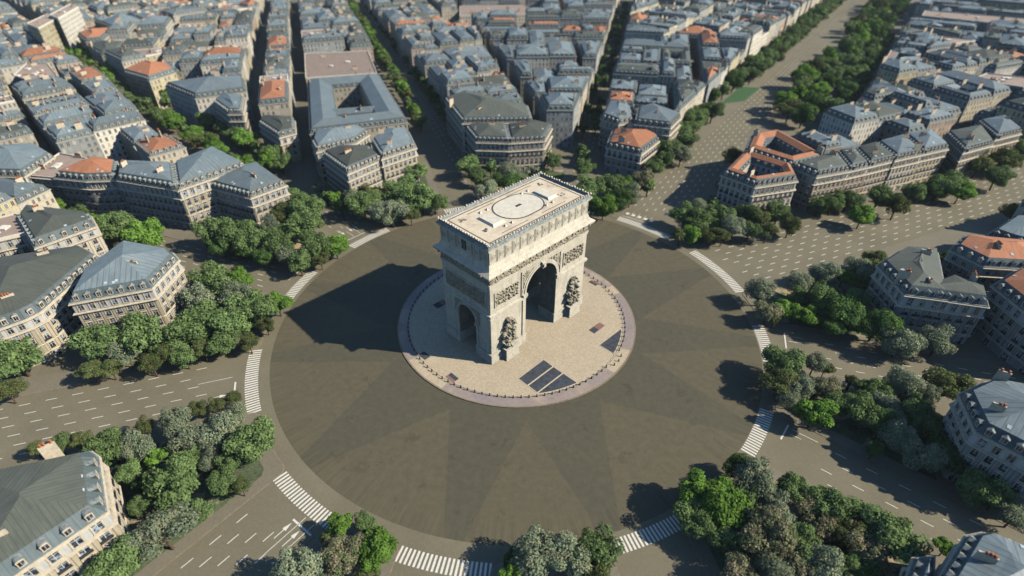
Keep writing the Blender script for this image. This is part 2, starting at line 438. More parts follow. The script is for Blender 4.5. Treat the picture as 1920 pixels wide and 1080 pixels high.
star = MB()
for i, tp in enumerate(TIPS):
    a0, a1 = APEX[i] + 0.0, APEX[(i + 1) % 12]
    if a1 < a0: a1 += 360
    t0 = tp if tp > a0 else tp + 360
    w = 1.7; rim = [(82.9, t0 - w), (82.9, t0 + w)]
    inner = [(45.2, a1 - (a1 - a0) * k / 8) for k in range(9)]
    core = [(41, a0 + (a1 - a0) * k / 8) for k in range(9)]
    pts = [(r * math.cos(R(a)), r * math.sin(R(a))) for r, a in rim + inner]
    for q in range(len(pts) - 3):
        pass
    star.face([(x, y, .008) for x, y in pts])
    for k in range(8):
        a, b = a0 + (a1 - a0) * k / 8, a0 + (a1 - a0) * (k + 1) / 8
        star.face([(r * math.cos(R(t)), r * math.sin(R(t)), .008) for r, t in ((39, a), (45.2, a), (45.2, b), (39, b))])
struct('star_paving', star.mesh('star_paving', ['star']))
# avenues: axis angle and kerb lines (inner point, outer points)
def offl(th, off, rs=(70, 700)):
    c, s_ = math.cos(R(th)), math.sin(R(th)); return [(r * c + off * s_, r * s_ - off * c) for r in rs]
AV = [  # name, ccw-side kerb, cw-side kerb, markings (axis angle, offsets) -- in counter-clockwise order
    ('grand', offl(23.4, -12), offl(23.4, 18.5), 23.4, -12, 18.5),
    ('foch', [(46, 71), (420, 616), (500, 733)], [(60, 45), (153, 191), (203, 254), (453, 610), (530, 722)], 55.3, -4.5, 21),
    ('shady_right', [(20, 70), (38, 160), (116, 519), (153, 690)], [(36, 68), (52, 186), (134, 549), (166, 690)], 77.7, 1.5, 14),
    ('shady_left', [(-30, 68), (-54, 160), (-190, 550), (-240, 690)], [(-14, 72), (-36, 177), (-182, 577), (-222, 690)], 109, 8, 24),
    ('green', offl(137, -12), offl(137, 8), 137, -12, 8),
    ('upper_left', offl(160, -17), offl(160, 1.5), 160, -17, 1.5),
    ('left', offl(-162, -16), offl(-162, 12.7), -162, -16, 12.7),
    ('lower_left', offl(-127, -10), offl(-127, 12), -127, -10, 12),
    ('bottom', offl(-101, -10.9), offl(-101, 11.5), -101, -10.9, 11.5),
    ('bottom_right', offl(-78, -23.4), offl(-78, -4), -78, -23.4, -4),
    ('lower_right', offl(-39.2, -15.6), offl(-39.2, 4), -39.2, -15.6, 4),
    ('right', offl(-17, -23), offl(-17, -4), -17, -23, -4)]
def ring_hit(line, r):
    for a, b in zip(line, line[1:]):
        for k in range(2001):
            t = k / 2000; x, y = a[0] + t * (b[0] - a[0]), a[1] + t * (b[1] - a[1])
            if math.hypot(x, y) >= r: return (x, y), [p for p in line if math.hypot(*p) > r + 1]
def island(cl, cr, rad, dl=0.0):
    """outline between the ccw-side kerb of one avenue (cl) and the cw-side kerb of the next (cr)"""
    (p, restp), (q, restq) = ring_hit(cl, rad + 1.2), ring_hit(cr, rad + 1.2)
    a, b = math.atan2(p[1], p[0]), math.atan2(q[1], q[0])
    if b < a: b += 2 * math.pi
    da = 1.8 / rad; arc = [(rad * math.cos(a + da + (b - a - 2 * da) * k / 16), rad * math.sin(a + da + (b - a - 2 * da) * k / 16)) for k in range(17)]
    return restp[::-1] + [p] + arc + [q] + restq
ISL = []
paves = MB(); kerbs = MB(); parks = MB()
for i in range(12):
    A, B = AV[i], AV[(i + 1) % 12]
    P = island(A[1], B[2], 87.2); ISL.append(P)
    paves.face([(x, y, .13) for x, y in P])
    I2 = inset(P, -.28 if area(P) < 0 else .28)
    n = len(P)
    for k in range(n - 1):
        a, b, c, d = P[k], P[k + 1], I2[k + 1], I2[k]
        kerbs.face([(a[0], a[1], 0), (b[0], b[1], 0), (b[0], b[1], .145), (a[0], a[1], .145)])
        kerbs.face([(a[0], a[1], .145), (b[0], b[1], .145), (c[0], c[1], .145), (d[0], d[1], .145)])
    # park garden behind a strip of pavement
    def shift(line, d):
        o = []
        for k in range(len(line)):
            a, b = line[max(0, k - 1)], line[min(len(line) - 1, k + 1)]; L = math.hypot(b[0] - a[0], b[1] - a[1])
            o.append((line[k][0] - (b[1] - a[1]) / L * d, line[k][1] + (b[0] - a[0]) / L * d))
        return o
    cl, cr = shift(A[1], 3.6), shift(B[2], -3.6)
    Q = island(cl, cr, 91.6)
    arc = [p for p in Q if math.hypot(*p) < 94]
    if len(arc) > 2:
        (o1, _), (o2, _) = ring_hit(cl, 128), ring_hit(cr, 128)
        parks.face([(x, y, .165) for x, y in [o1] + arc + [o2]])
struct('pavement', paves.mesh('pavement', ['pave']))
struct('kerb_strip', kerbs.mesh('kerb_strip', ['kerb']))
struct('park_ground', parks.mesh('park_ground', ['park']))
# ring street behind the first row of houses, and narrow streets
ringst = MB()
for i in range(400):
    a, b = R(-20 + 210 * i / 400), R(-20 + 210 * (i + 1) / 400)
    Q4 = [(r * math.cos(t), r * math.sin(t)) for r, t in ((144, a), (155, a), (155, b), (144, b))]
    if any(all(inside(I_, *p) for p in Q4) for I_ in ISL): ringst.face([(x, y, .15) for x, y in Q4])
for (x0, y0, x1, y1, hw) in ((-100, 95, -296, 700, 4.2), (-150, 155, -324, 700, 3.5), (12, 158, -97, 700, 3.4)):
    L = math.hypot(x1 - x0, y1 - y0); nx, ny = -(y1 - y0) / L * hw, (x1 - x0) / L * hw
    ringst.face([(x0 + nx, y0 + ny, .155), (x0 - nx, y0 - ny, .155), (x1 - nx, y1 - ny, .155), (x1 + nx, y1 + ny, .155)])
struct('road', ringst.mesh('road', ['road']))
# zebra crossings
zb = MB()
ZR = (85.3, 85.6, 84.5, 84.5, 83.2, 84.4, 86.3, 87.6, 87.3, 84.4, 83.1, 83.3)
for A, zr in zip(AV, ZR):
    (p, _), (q, _) = ring_hit(A[2], 87), ring_hit(A[1], 87)
    a, b = math.atan2(p[1], p[0]), math.atan2(q[1], q[0])
    if b < a: b += 2 * math.pi
    n = int((b - a) * 87 / 1.02); w = .27 / 87
    for k in range(n):
        c = a + (b - a) * (k + .6) / n
        zb.face([(r * math.cos(t), r * math.sin(t), .008) for r, t in ((zr, c - w), (zr + 3.95, c - w), (zr + 3.95, c + w), (zr, c + w))])
struct('crosswalk', zb.mesh('crosswalk', ['white']))
# dashes, stop lines, arrows
mk = MB()
def strip(x0, y0, x1, y1, w, z=.008):
    L = math.hypot(x1 - x0, y1 - y0) or 1; nx, ny = -(y1 - y0) / L * w / 2, (x1 - x0) / L * w / 2
    mk.face([(x0 + nx, y0 + ny, z), (x0 - nx, y0 - ny, z), (x1 - nx, y1 - ny, z), (x1 + nx, y1 + ny, z)])
def lanes(th, o0, o1, nl, r0, r1, w=.2, dash=2.6, gap=4.4, sk=0):
    c, s_ = math.cos(R(th)), math.sin(R(th))
    for k in range(1, nl):
        off = o0 + (o1 - o0) * k / nl; r = r0 + (k * 2.7) % 7
        while r < r1:
            rr = r - sk * off
            strip(rr * c + off * s_, rr * s_ - off * c, (rr + dash) * c + off * s_, (rr + dash) * s_ - off * c, w)
            r += dash + gap
lanes(23.4, -12, 18.5, 9, 93, 330, .28, 2.6, 4.6)
lanes(55.3, -4.5, 21, 8, 100, 640, .26, 2.4, 5)
lanes(77.7, 1.5, 14, 4, 96, 400); lanes(109, 9, 23, 4, 96, 400)
lanes(137, -12, 8, 6, 95, 150); lanes(137, -12, 8, 4, 165, 560)
lanes(160, -17, 1.5, 6, 96, 250, .22, 2.6, 3.8); lanes(-162, -16, 12.7, 7, 100, 230, .22, 3, 4)
lanes(-127, -10, 12, 7, 98, 180, .22, 3, 4); lanes(-101, -10.9, 11.5, 5, 97, 130)
lanes(-78, -23.4, -4, 5, 97, 130, .2, 3, 4); lanes(-39.2, -15.6, 4, 5, 101, 220, .2, 2.8, 5)
lanes(-17, -23, -4, 5, 101, 240, .22, 2.6, 4)
def pav(th, r, off): return (r * math.cos(R(th)) + off * math.sin(R(th)), r * math.sin(R(th)) - off * math.cos(R(th)))
def stop(th, r, o0, o1, w=.5): strip(*pav(th, r, o0), *pav(th, r, o1), w)
stop(-127, 94.2, -8.5, -1.5); stop(-162, 93, -14, -1); stop(160, 92, -7, .5, .3); stop(-39.2, 90.5, -13.5, -7, .45); stop(-17, 91, -21, -13, .45)
stop(137, 90.2, -10, 0, .3); stop(55.3, 91, -2, 10, .3)
for th, off in ((-127, -5.3), (-127, -2), (137, -8), (137, -4), (137, -1), (-162, -6)):
    d = -1
    a, b = pav(th, 100, off), pav(th, 96.4, off); strip(*a, *b, .22)
    t0, t1, t2 = pav(th, 95, off), pav(th, 97.2, off - .6), pav(th, 97.2, off + .6)
    mk.face([(t0[0], t0[1], .009), (t1[0], t1[1], .009), (t2[0], t2[1], .009)])
for th, off, r0, r1 in ((-127, -3.6, 92, 104), (-127, -6.8, 92, 104), (137, -6, 91, 97), (137, -2.6, 91, 97), (55.3, 1, 92, 97), (55.3, 4, 92, 97), (55.3, 7, 92, 97), (55.3, 10, 92, 97),
                        (-39.2, -12.5, 92, 99), (-39.2, -10.6, 92, 95), (-17, -19.8, 92, 97), (-17, -17, 92, 95), (-162, 1.5, 94, 104)):
    strip(*pav(th, r0, off), *pav(th, r1, off), .16)
for k in range(5):
    p, q = pav(55.3, 93.2, -1 + 3 * k), pav(55.3, 95.0, -1 + 3 * k); strip(*p, *q, 1.5)
struct('lane_markings', mk.mesh('lane_markings', ['white']))
lw = MB(); P = [G(1350, 195), G(1395, 190), G(1425, 165), G(1388, 163)]; lw.face([(x, y, .18) for x, y in P])
struct('lawn', lw.mesh('lawn', ['lawn']))

# ------------------------------------------------------------------ central island
CX, CY, AZ = .23, 1.84, R(44.77)
ca, sa = math.cos(AZ), math.sin(AZ)
def LW(u, v): return (CX + u * ca + v * sa, CY + u * sa - v * ca)
def cyl(name, r, z0, z1, mats, n=160, r1=None):
    mb = MB(); r1 = r1 or r
    for i in range(n):
        a, b = 2 * math.pi * i / n, 2 * math.pi * (i + 1) / n
        mb.face([(CX + r * math.cos(a), CY + r * math.sin(a), z0), (CX + r * math.cos(b), CY + r * math.sin(b), z0),
                 (CX + r1 * math.cos(b), CY + r1 * math.sin(b), z1), (CX + r1 * math.cos(a), CY + r1 * math.sin(a), z1)], 1)
        mb.face([(CX, CY, z1), (CX + r1 * math.cos(a), CY + r1 * math.sin(a), z1), (CX + r1 * math.cos(b), CY + r1 * math.sin(b), z1)], 0)
    return mb.mesh(name, mats)
struct('island_pavement', cyl('island_pavement', 42.2, 0, .30, ['ring', 'kerb']))
struct('island_kerb', disc('island_kerb', 41.75, 42.2, .306, 'kerb', CX, CY))
struct('island_cobbles', disc('island_cobbles', 0, 38.0, .312, 'plaza', CX, CY))
pt = MB()
for a0, a1 in ((212, 236), (318, 335), (20, 27)):
    for k in range(8):
        a, b = R(a0 + (a1 - a0) * k / 8), R(a0 + (a1 - a0) * (k + 1) / 8)
        pt.face([(CX + r * math.cos(t), CY + r * math.sin(t), .318) for r, t in ((37.9, a), (41.7, a), (41.7, b), (37.9, b))])
struct('island_cobbles_patch', pt.mesh('island_cobbles_patch', ['plaza']))
def memorial(label, panels, frame, mat):
    mb = MB(); fr = MB()
    for P in panels:
        Q = ccw([LW(*p) for p in P]); I = inset(Q, .2)
        mb.prism(I, .316, .36)
        n = len(Q)
        for i in range(n):
            j = (i + 1) % n
            a, b, c, d = Q[i], Q[j], I[j], I[i]
            fr.face([(a[0], a[1], .37), (b[0], b[1], .37), (c[0], c[1], .37), (d[0], d[1], .37)])
            fr.face([(a[0], a[1], .312), (b[0], b[1], .312), (b[0], b[1], .37), (a[0], a[1], .37)])
    t = thing('memorial_slab', label, 'paving slab', 'dark memorial slabs in the cobbles')
    link('slab_surface', mb.mesh('slab_surface', [mat]), t); link('slab_frame', fr.mesh('slab_frame', [frame]), t)
def arcpts(v_of, u0, u1, n=6):
    return [(u0 + (u1 - u0) * k / n, v_of(u0 + (u1 - u0) * k / n)) for k in range(n + 1)]
rimv = lambda u: math.sqrt(37.4 ** 2 - u * u) - .0
memorial('large dark three-part slab framed in pale stone beside the front right of the arch',
         [[(-9.0, 21.6), (-21.2, 21.8), (-21.3, 26.02), (-9.2, 26.02)], [(-9.2, 26.06), (-21.2, 26.06), (-21.3, 30.22), (-9.2, 30.22)],
          [(-9.2, 30.26), (-21.2, 30.26)] + arcpts(rimv, -21, -9.2)], 'slabframe', 'slab')
memorial('smaller dark triangular slab framed in pale stone at the right rim of the island',
         [[(21.3, 30.2), (9.2, 30.1)] + arcpts(rimv, 9.2, 21.3)], 'slabframe', 'slab')
for lab, P, m1, m2 in (('grey and rust paving rectangle between the arch and the triangular dark slab', [(18.8, 22.8), (12.8, 22.8), (12.8, 25.3), (18.8, 25.3)], 'pinkslab', 'slab'),
                       ('small square dark and rust slab near the left rim in front of the arch', [(-34.4, 5), (-36.9, 5), (-36.9, 8.7), (-34.4, 8.7)], 'slab', 'pinkslab'),
                       ('small dark and rust slab near the far right rim', [(35, 4.7), (37.1, 4.7), (37.1, 8.3), (35, 8.3)], 'slab', 'pinkslab'),
                       ('dark slab in the shade left of the small archway', [(-17, -26.6), (-12.3, -26.6), (-12.3, -23.6), (-17, -23.6)], 'slab', 'pinkslab'),
                       ('small dark slab at the edge of the arch shadow', [(-36.9, -9), (-34.5, -9), (-34.5, -5.6), (-36.9, -5.6)], 'slab', 'slab')):
    t = thing('memorial_slab', lab, 'paving slab', 'small inlaid slabs on the island')
    u0, u1 = P[0][0], P[1][0]; um = u0 + (u1 - u0) * .55
    for (a, b, m) in ((u0, um, m1), (um - .02 if u1 < u0 else um + .02, u1, m2)):
        mb = MB(); mb.prism(ccw([LW(a, P[0][1]), LW(b, P[0][1]), LW(b, P[2][1]), LW(a, P[2][1])]), .313, .345); link('slab_surface', mb.mesh('slab_surface', [m]), t)
# bollards with chains round the island
bm_ = MB()
for k in range(8):
    a, b = math.pi / 4 * k, math.pi / 4 * (k + 1)
    for (r0, z0), (r1, z1) in (((.26, 0), (.22, .3)), ((.16, .3), (.14, .8)), ((.22, .8), (.18, 1.0)), ((.18, 1.0), (.02, 1.12))):
        bm_.face([(r0 * math.cos(a), r0 * math.sin(a), z0), (r0 * math.cos(b), r0 * math.sin(b), z0), (r1 * math.cos(b), r1 * math.sin(b), z1), (r1 * math.cos(a), r1 * math.sin(a), z1)])
bol = bm_.mesh('bollard', ['iron'])
NB = 100
for k in range(NB):
    a = 2 * math.pi * (k + .5) / NB; rr = 38.4
    if abs(math.degrees(a) - 325) < 6: rr = 40.2 - .3 * (k % 2)
    b = thing('bollard', 'short dark iron bollard in the chained ring around the arch', 'bollard', 'chained bollards round the island', (CX + rr * math.cos(a), CY + rr * math.sin(a), .31), 0, bol)
chm = MB()
for k in range(NB):
    a0, a1 = 2 * math.pi * (k + .5) / NB, 2 * math.pi * (k + 1.5) / NB
    for q in range(4):
        s0, s1 = q / 4, (q + 1) / 4
        P = [(CX + 38.4 * math.cos(a0 + (a1 - a0) * s), CY + 38.4 * math.sin(a0 + (a1 - a0) * s), .31 + .75 - 1.0 * s * (1 - s)) for s in (s0, s1)]
        (x0, y0, z0), (x1, y1, z1) = P
        chm.face([(x0, y0, z0 - .05), (x1, y1, z1 - .05), (x1, y1, z1 + .05), (x0, y0, z0 + .05)])
        ex, ey = math.cos(a0) * .05, math.sin(a0) * .05
        chm.face([(x0 - ex, y0 - ey, z0), (x1 - ex, y1 - ey, z1), (x1 + ex, y1 + ey, z1), (x0 + ex, y0 + ey, z0)])
o = link('chain', chm.mesh('chain', ['iron'])); o['label'] = 'dark chain hanging between the bollards round the island rim'; o['category'] = 'chain'

# ------------------------------------------------------------------ the triumphal arch (x along the long side, -y is the sunlit long front)
LU, LV = 22.4, 11.1
BH, BW, BS = 28.2, 7.3, 20.9      # big opening: crown, half width, springing
SH, SW, SS = 17.8, 4.3, 13.5
ARC = thing('triumphal_arch', 'large carved limestone triumphal arch standing in the middle of the round plaza', 'arch', None, (CX, CY, .312), AZ)
def P3(face):
    """face frame -> function (a, d, z): a along the face, d outward, z up"""
    if face == 'F': return lambda a, d, z: (a, -LV - d, z)
    if face == 'K': return lambda a, d, z: (-a, LV + d, z)
    if face == 'L': return lambda a, d, z: (-LU - d, -a, z)
    if face == 'Rr': return lambda a, d, z: (LU + d, a, z)
def arch_face(mb, fn, h0, h1, ztop, hw, spring, zb=0, mat=0, n=24):
    """a wall h0..h1 with an arched opening of half width hw"""
    mb.face([fn(h0, 0, zb), fn(-hw, 0, zb), fn(-hw, 0, ztop), fn(h0, 0, ztop)], mat)
    mb.face([fn(hw, 0, zb), fn(h1, 0, zb), fn(h1, 0, ztop), fn(hw, 0, ztop)], mat)
    for k in range(n):
        a, b = math.pi * (1 - k / n), math.pi * (1 - (k + 1) / n)
        xa, xb = hw * math.cos(a), hw * math.cos(b)
        mb.face([fn(xa, 0, spring + hw * math.sin(a)), fn(xb, 0, spring + hw * math.sin(b)), fn(xb, 0, ztop), fn(xa, 0, ztop)], mat)
body = MB(); ZT = 33.4
for f in 'FK': arch_face(body, P3(f), -LU, LU, ZT, BW, BS)
for f in ('L', 'Rr'): arch_face(body, P3(f), -LV, LV, ZT, SW, SS)
body.face([(-LU, -LV, ZT), (LU, -LV, ZT), (LU, LV, ZT), (-LU, LV, ZT)])
link('masonry', body.mesh('masonry', ['stone']), ARC)
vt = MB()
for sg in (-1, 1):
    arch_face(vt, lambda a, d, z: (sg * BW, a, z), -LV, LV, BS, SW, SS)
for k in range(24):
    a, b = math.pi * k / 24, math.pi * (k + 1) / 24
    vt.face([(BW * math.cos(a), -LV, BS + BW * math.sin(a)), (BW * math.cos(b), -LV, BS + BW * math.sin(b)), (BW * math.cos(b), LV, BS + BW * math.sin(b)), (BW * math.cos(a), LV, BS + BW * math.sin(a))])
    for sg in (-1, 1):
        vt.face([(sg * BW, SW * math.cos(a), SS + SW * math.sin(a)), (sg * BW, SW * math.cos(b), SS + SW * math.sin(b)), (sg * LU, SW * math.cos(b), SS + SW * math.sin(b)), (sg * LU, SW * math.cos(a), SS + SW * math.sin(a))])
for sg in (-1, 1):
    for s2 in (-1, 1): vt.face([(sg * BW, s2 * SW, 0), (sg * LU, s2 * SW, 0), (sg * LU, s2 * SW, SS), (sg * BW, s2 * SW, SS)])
link('vault', vt.mesh('vault', ['stoneshade']), ARC)
def fbox(mb, fn, a0, a1, d0, d1, z0, z1, mat=0, slope=0):
    """box in face frame; slope lowers the outer top edge"""
    P = [fn(a0, d0, z0), fn(a1, d0, z0), fn(a1, d1, z0), fn(a0, d1, z0), fn(a0, d0, z1), fn(a1, d0, z1), fn(a1, d1, z1 - slope), fn(a0, d1, z1 - slope)]
    mb.mesh_idx(P, [(3, 2, 6, 7), (4, 5, 6, 7), (0, 1, 2, 3), (0, 3, 7, 4), (1, 2, 6, 5), (0, 1, 5, 4)], mat)
FR, BK, LF, RT = P3('F'), P3('K'), P3('L'), P3('Rr')
for sx in (-1, 1):
    for sy in (-1, 1):
        pl = MB()
        x0, x1 = sorted((sx * (BW - .25), sx * (LU + .45))); y0, y1 = sorted((sy * (SW - .25), sy * (LV + .45)))
        pl.box(x0, x1, y0, y1, 0, 3.5)
        pl.prism([(x0 - .15, y0 - .15), (x1 + .15, y0 - .15), (x1 + .15, y1 + .15), (x0 - .15, y1 + .15)], 3.5, 3.9)
        link('plinth', pl.mesh('plinth', ['stone']), ARC)
for fn in (FR, BK):
    for a0, a1 in ((-LU - .65, -BW + .25), (BW - .25, LU + .65)):
        sc_ = MB(); fbox(sc_, fn, a0, a1, -.02, .35, 18.7, 19.3); fbox(sc_, fn, a0, a1, -.02, .75, 19.3, 20.2, slope=.25)
        link('string_course', sc_.mesh('string_course', ['stone']), ARC)
for fn in (LF, RT):
    sc_ = MB(); fbox(sc_, fn, -LV + .0, LV - .0, -.02, .35, 18.72, 19.3); fbox(sc_, fn, -LV - .0, LV + .0, -.02, .7, 19.32, 20.15, slope=.25)
    link('string_course', sc_.mesh('string_course', ['stone']), ARC)
def archivolt(fn, hw, spring, w, d, key=True):
    mb = MB(); n = 32
    for lo, hi, dd in ((hw, hw + w * .55, d), (hw + w * .55, hw + w, d * .55)):
        for k in range(n):
            a, b = math.pi * k / n, math.pi * (k + 1) / n
            c = [(lo, a), (hi, a), (hi, b), (lo, b)]
            mb.face([fn(r * math.cos(t), dd, spring + r * math.sin(t)) for r, t in c])
            mb.face([fn(lo * math.cos(a), -.3, spring + lo * math.sin(a)), fn(lo * math.cos(b), -.3, spring + lo * math.sin(b)), fn(lo * math.cos(b), dd, spring + lo * math.sin(b)), fn(lo * math.cos(a), dd, spring + lo * math.sin(a))])
            mb.face([fn(hi * math.cos(a), 0, spring + hi * math.sin(a)), fn(hi * math.cos(b), 0, spring + hi * math.sin(b)), fn(hi * math.cos(b), dd, spring + hi * math.sin(b)), fn(hi * math.cos(a), dd, spring + hi * math.sin(a))])
    if key:
        fbox(mb, fn, -.7, .7, -.1, d + .7, spring + hw - .7, spring + hw + w + .4, slope=.5)
        fbox(mb, fn, -.45, .45, d, d + 1.1, spring + hw - .2, spring + hw + .9)
    for sg in (-1, 1):
        a0, a1 = sorted((sg * hw, sg * (hw + w)))
        fbox(mb, fn, a0, a1, -.1, d * .7, 3.6, spring)
        fbox(mb, fn, a0 - .3, a1 + .3, -.1, d + .45, spring - .9, spring + .1, slope=.15)
    link('archivolt', mb.mesh('archivolt', ['stone']), ARC)
for fn in (FR, BK): archivolt(fn, BW, BS, 1.35, .5)
for fn in (LF, RT): archivolt(fn, SW, SS, .85, .35, False)
# carved reliefs: height fields of crowded figures
def relief(name, fn, a0, a1, z0, z1, amp, seed, mask=None, step=.19, fig=1.0, mat='carved', base=.03, up=None):
    r = random.Random(seed); na, nz = max(2, int((a1 - a0) / step)), max(2, int((z1 - z0) / step))
    blobs = []
    A = (a1 - a0) * (z1 - z0)
    for _ in range(int(A / (.55 * fig * fig))):
        blobs.append((r.uniform(a0, a1), r.uniform(z0, z1), r.uniform(.16, .42) * fig, r.uniform(.3, 1.0) * fig, r.uniform(.45, 1), r.uniform(-.9, .9)))
    H = {}
    for (ba, bz, sa_, sz_, hh, tl) in blobs:
        R_ = 2.0 * max(sa_, sz_)
        for i in range(max(0, int((ba - R_ - a0) / step)), min(na, int((ba + R_ - a0) / step) + 1) + 1):
            for j in range(max(0, int((bz - R_ - z0) / step)), min(nz, int((bz + R_ - z0) / step) + 1) + 1):
                x, z = a0 + (a1 - a0) * i / na - ba, z0 + (z1 - z0) * j / nz - bz
                xx = x * math.cos(tl) + z * math.sin(tl); zz = -x * math.sin(tl) + z * math.cos(tl)
                q = (xx / sa_) ** 2 + (zz / sz_) ** 2
                if q < 3: H[i, j] = max(H.get((i, j), 0), hh * math.exp(-q * 1.1))
    mb = MB(); vs = []; keep = {}
    for i in range(na + 1):
        for j in range(nz + 1):
            a, z = a0 + (a1 - a0) * i / na, z0 + (z1 - z0) * j / nz
            m = mask(a, z) if mask else 1
            if m <= 0: continue
            hgt = H.get((i, j), 0) * (.85 + .3 * r.random())
            d = base + amp * hgt * min(1, m * 1.6) + (up(a, z) * min(1, m * 2) if up else 0)
            keep[i, j] = len(vs); vs.append(fn(a, d, z))
    fs = []
    for i in range(na):
        for j in range(nz):
            k = [keep.get(c) for c in ((i, j), (i + 1, j), (i + 1, j + 1), (i, j + 1))]
            if None not in k: fs.append(tuple(k))
    mb.mesh_idx(vs, fs)
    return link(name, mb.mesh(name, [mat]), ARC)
def frame(fn, a0, a1, z0, z1, w=.35, d=.28):
    mb = MB()
    fbox(mb, fn, a0 - w, a1 + w, 0, d, z1, z1 + w); fbox(mb, fn, a0 - w, a1 + w, 0, d, z0 - w, z0)
    fbox(mb, fn, a0 - w, a0, 0, d, z0, z1); fbox(mb, fn, a1, a1 + w, 0, d, z0, z1)
    link('panel_frame', mb.mesh('panel_frame', ['stone']), ARC)
sd = 10
for fn in (FR, BK):
    for c in (-15.6, 15.7):
        relief('relief_panel', fn, c - 4.8, c + 4.8, 22.5, 27.4, .75, sd, fig=.8); frame(fn, c - 4.8, c + 4.8, 22.5, 27.4); sd += 1
    for sg in (-1, 1):
        relief('spandrel_relief', fn, min(0, sg * 8.9), max(0, sg * 8.9), 20.3, 29.2, .55, sd,
               mask=lambda a, z: 1 if math.hypot(a, max(z - BS, 0)) > BW + 1.4 and abs(a) > .6 else 0, fig=1.1); sd += 1
    f2 = MB()
    fbox(f2, fn, -9.25, -8.9, 0, .35, 20.2, 29.6); fbox(f2, fn, 8.9, 9.25, 0, .35, 20.2, 29.6); fbox(f2, fn, -9.25, 9.25, 0, .35, 29.3, 29.75)
    link('spandrel_frame', f2.mesh('spandrel_frame', ['stone']), ARC)
for fn in (LF, RT):
    relief('relief_panel', fn, -9.2, 9.2, 22.3, 27.6, .75, sd, fig=.8); frame(fn, -9.2, 9.2, 22.3, 27.6); sd += 1
    for sg in (-1, 1):
        relief('spandrel_relief', fn, min(0, sg * 5.9), max(0, sg * 5.9), 13.2, 18.5, .4, sd,
               mask=lambda a, z: 1 if math.hypot(a, max(z - SS, 0)) > SW + .9 else 0, fig=.8); sd += 1
# the four sculpture groups on pedestals
def grp_mask(c):
    def f(a, z):
        q = (z - 5.0) / 10.8
        w = 1.7 + 1.4 * math.sin(min(1, max(0, q * 1.25 + .12)) * math.pi * .9) ** .8 if q < .8 else 2.6 * (1.04 - q) / .24
        w += .45 * math.sin(z * 2.3 + c) + .25 * math.sin(z * 5.1)
        x = a - c - .5 * math.sin(z * .6)
        return max(0, (w - abs(x)) / 1.0)
    return f
for fn in (FR, BK):
    for c in (-15.3, 16.0):
        relief('sculpture_group', fn, c - 4, c + 4, 4.6, 16.0, 1.7, sd, mask=grp_mask(c), fig=1.35, step=.2,
               up=lambda a, z: .9 + .5 * math.exp(-((z - 7) / 3) ** 2)); sd += 1
        pd = MB(); fbox(pd, fn, c - 2.8, c + 2.8, .4, 2.5, 0, 4.1); fbox(pd, fn, c - 3.05, c + 3.05, .4, 2.8, 4.1, 4.7)
        fbox(pd, fn, c - 3.0, c + 3.0, .4, 2.75, 0, .5)
        link('pedestal', pd.mesh('pedestal', ['stone']), ARC)
# entablature: architrave, figured frieze, main cornice
def band(mb, e0, e1, z0, z1, mat=0):
    """a course around the whole block, projecting e0 at its foot and e1 at its head"""
    a = [(-LU - e0, -LV - e0), (LU + e0, -LV - e0), (LU + e0, LV + e0), (-LU - e0, LV + e0)]
    b = [(-LU - e1, -LV - e1), (LU + e1, -LV - e1), (LU + e1, LV + e1), (-LU - e1, LV + e1)]
    for i in range(4):
        j = (i + 1) % 4; mb.face([(*a[i], z0), (*a[j], z0), (*b[j], z1), (*b[i], z1)], mat)
ar = MB(); band(ar, 0, .2, 29.95, 29.95); band(ar, .2, .2, 29.95, 30.7); band(ar, .2, .35, 30.7, 30.7); band(ar, .35, .35, 30.7, 31.3); band(ar, .35, 0, 31.3, 31.32)
link('architrave', ar.mesh('architrave', ['stone']), ARC)
for fn, h in ((FR, LU), (BK, LU), (LF, LV), (RT, LV)):
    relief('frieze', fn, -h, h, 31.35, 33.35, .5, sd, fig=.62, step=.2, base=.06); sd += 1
co = MB()
for e0, e1, z0, z1 in ((0, .45, 33.38, 33.4), (.45, .45, 33.4, 33.8), (.45, 1.05, 33.8, 34.0), (1.05, 1.05, 34.0, 34.35), (1.05, 1.65, 34.35, 34.55), (1.65, 1.8, 34.55, 35.2), (1.8, .25, 35.2, 36.3), (.25, -.2, 36.3, 37.7), (-.2, -.3, 37.7, 38.0)):
    band(co, e0, e1, z0, z1)
link('cornice', co.mesh('cornice', ['stone']), ARC)
for fn, h, n in ((FR, LU, 16), (BK, LU, 16), (LF, LV, 8), (RT, LV, 8)):
    mo = MB()
    for k in range(n):
        a = -h + 2 * h * (k + .5) / n; fbox(mo, fn, a - .28, a + .28, 1.0, 2.15, 34.55, 35.35, slope=.25)
    for k in range(n * 4):
        a = -h + 2 * h * (k + .5) / (n * 4); fbox(mo, fn, a - .16, a + .16, .4, .95, 33.75, 34.15)
    link('lion_head_row', mo.mesh('lion_head_row', ['carved']), ARC)
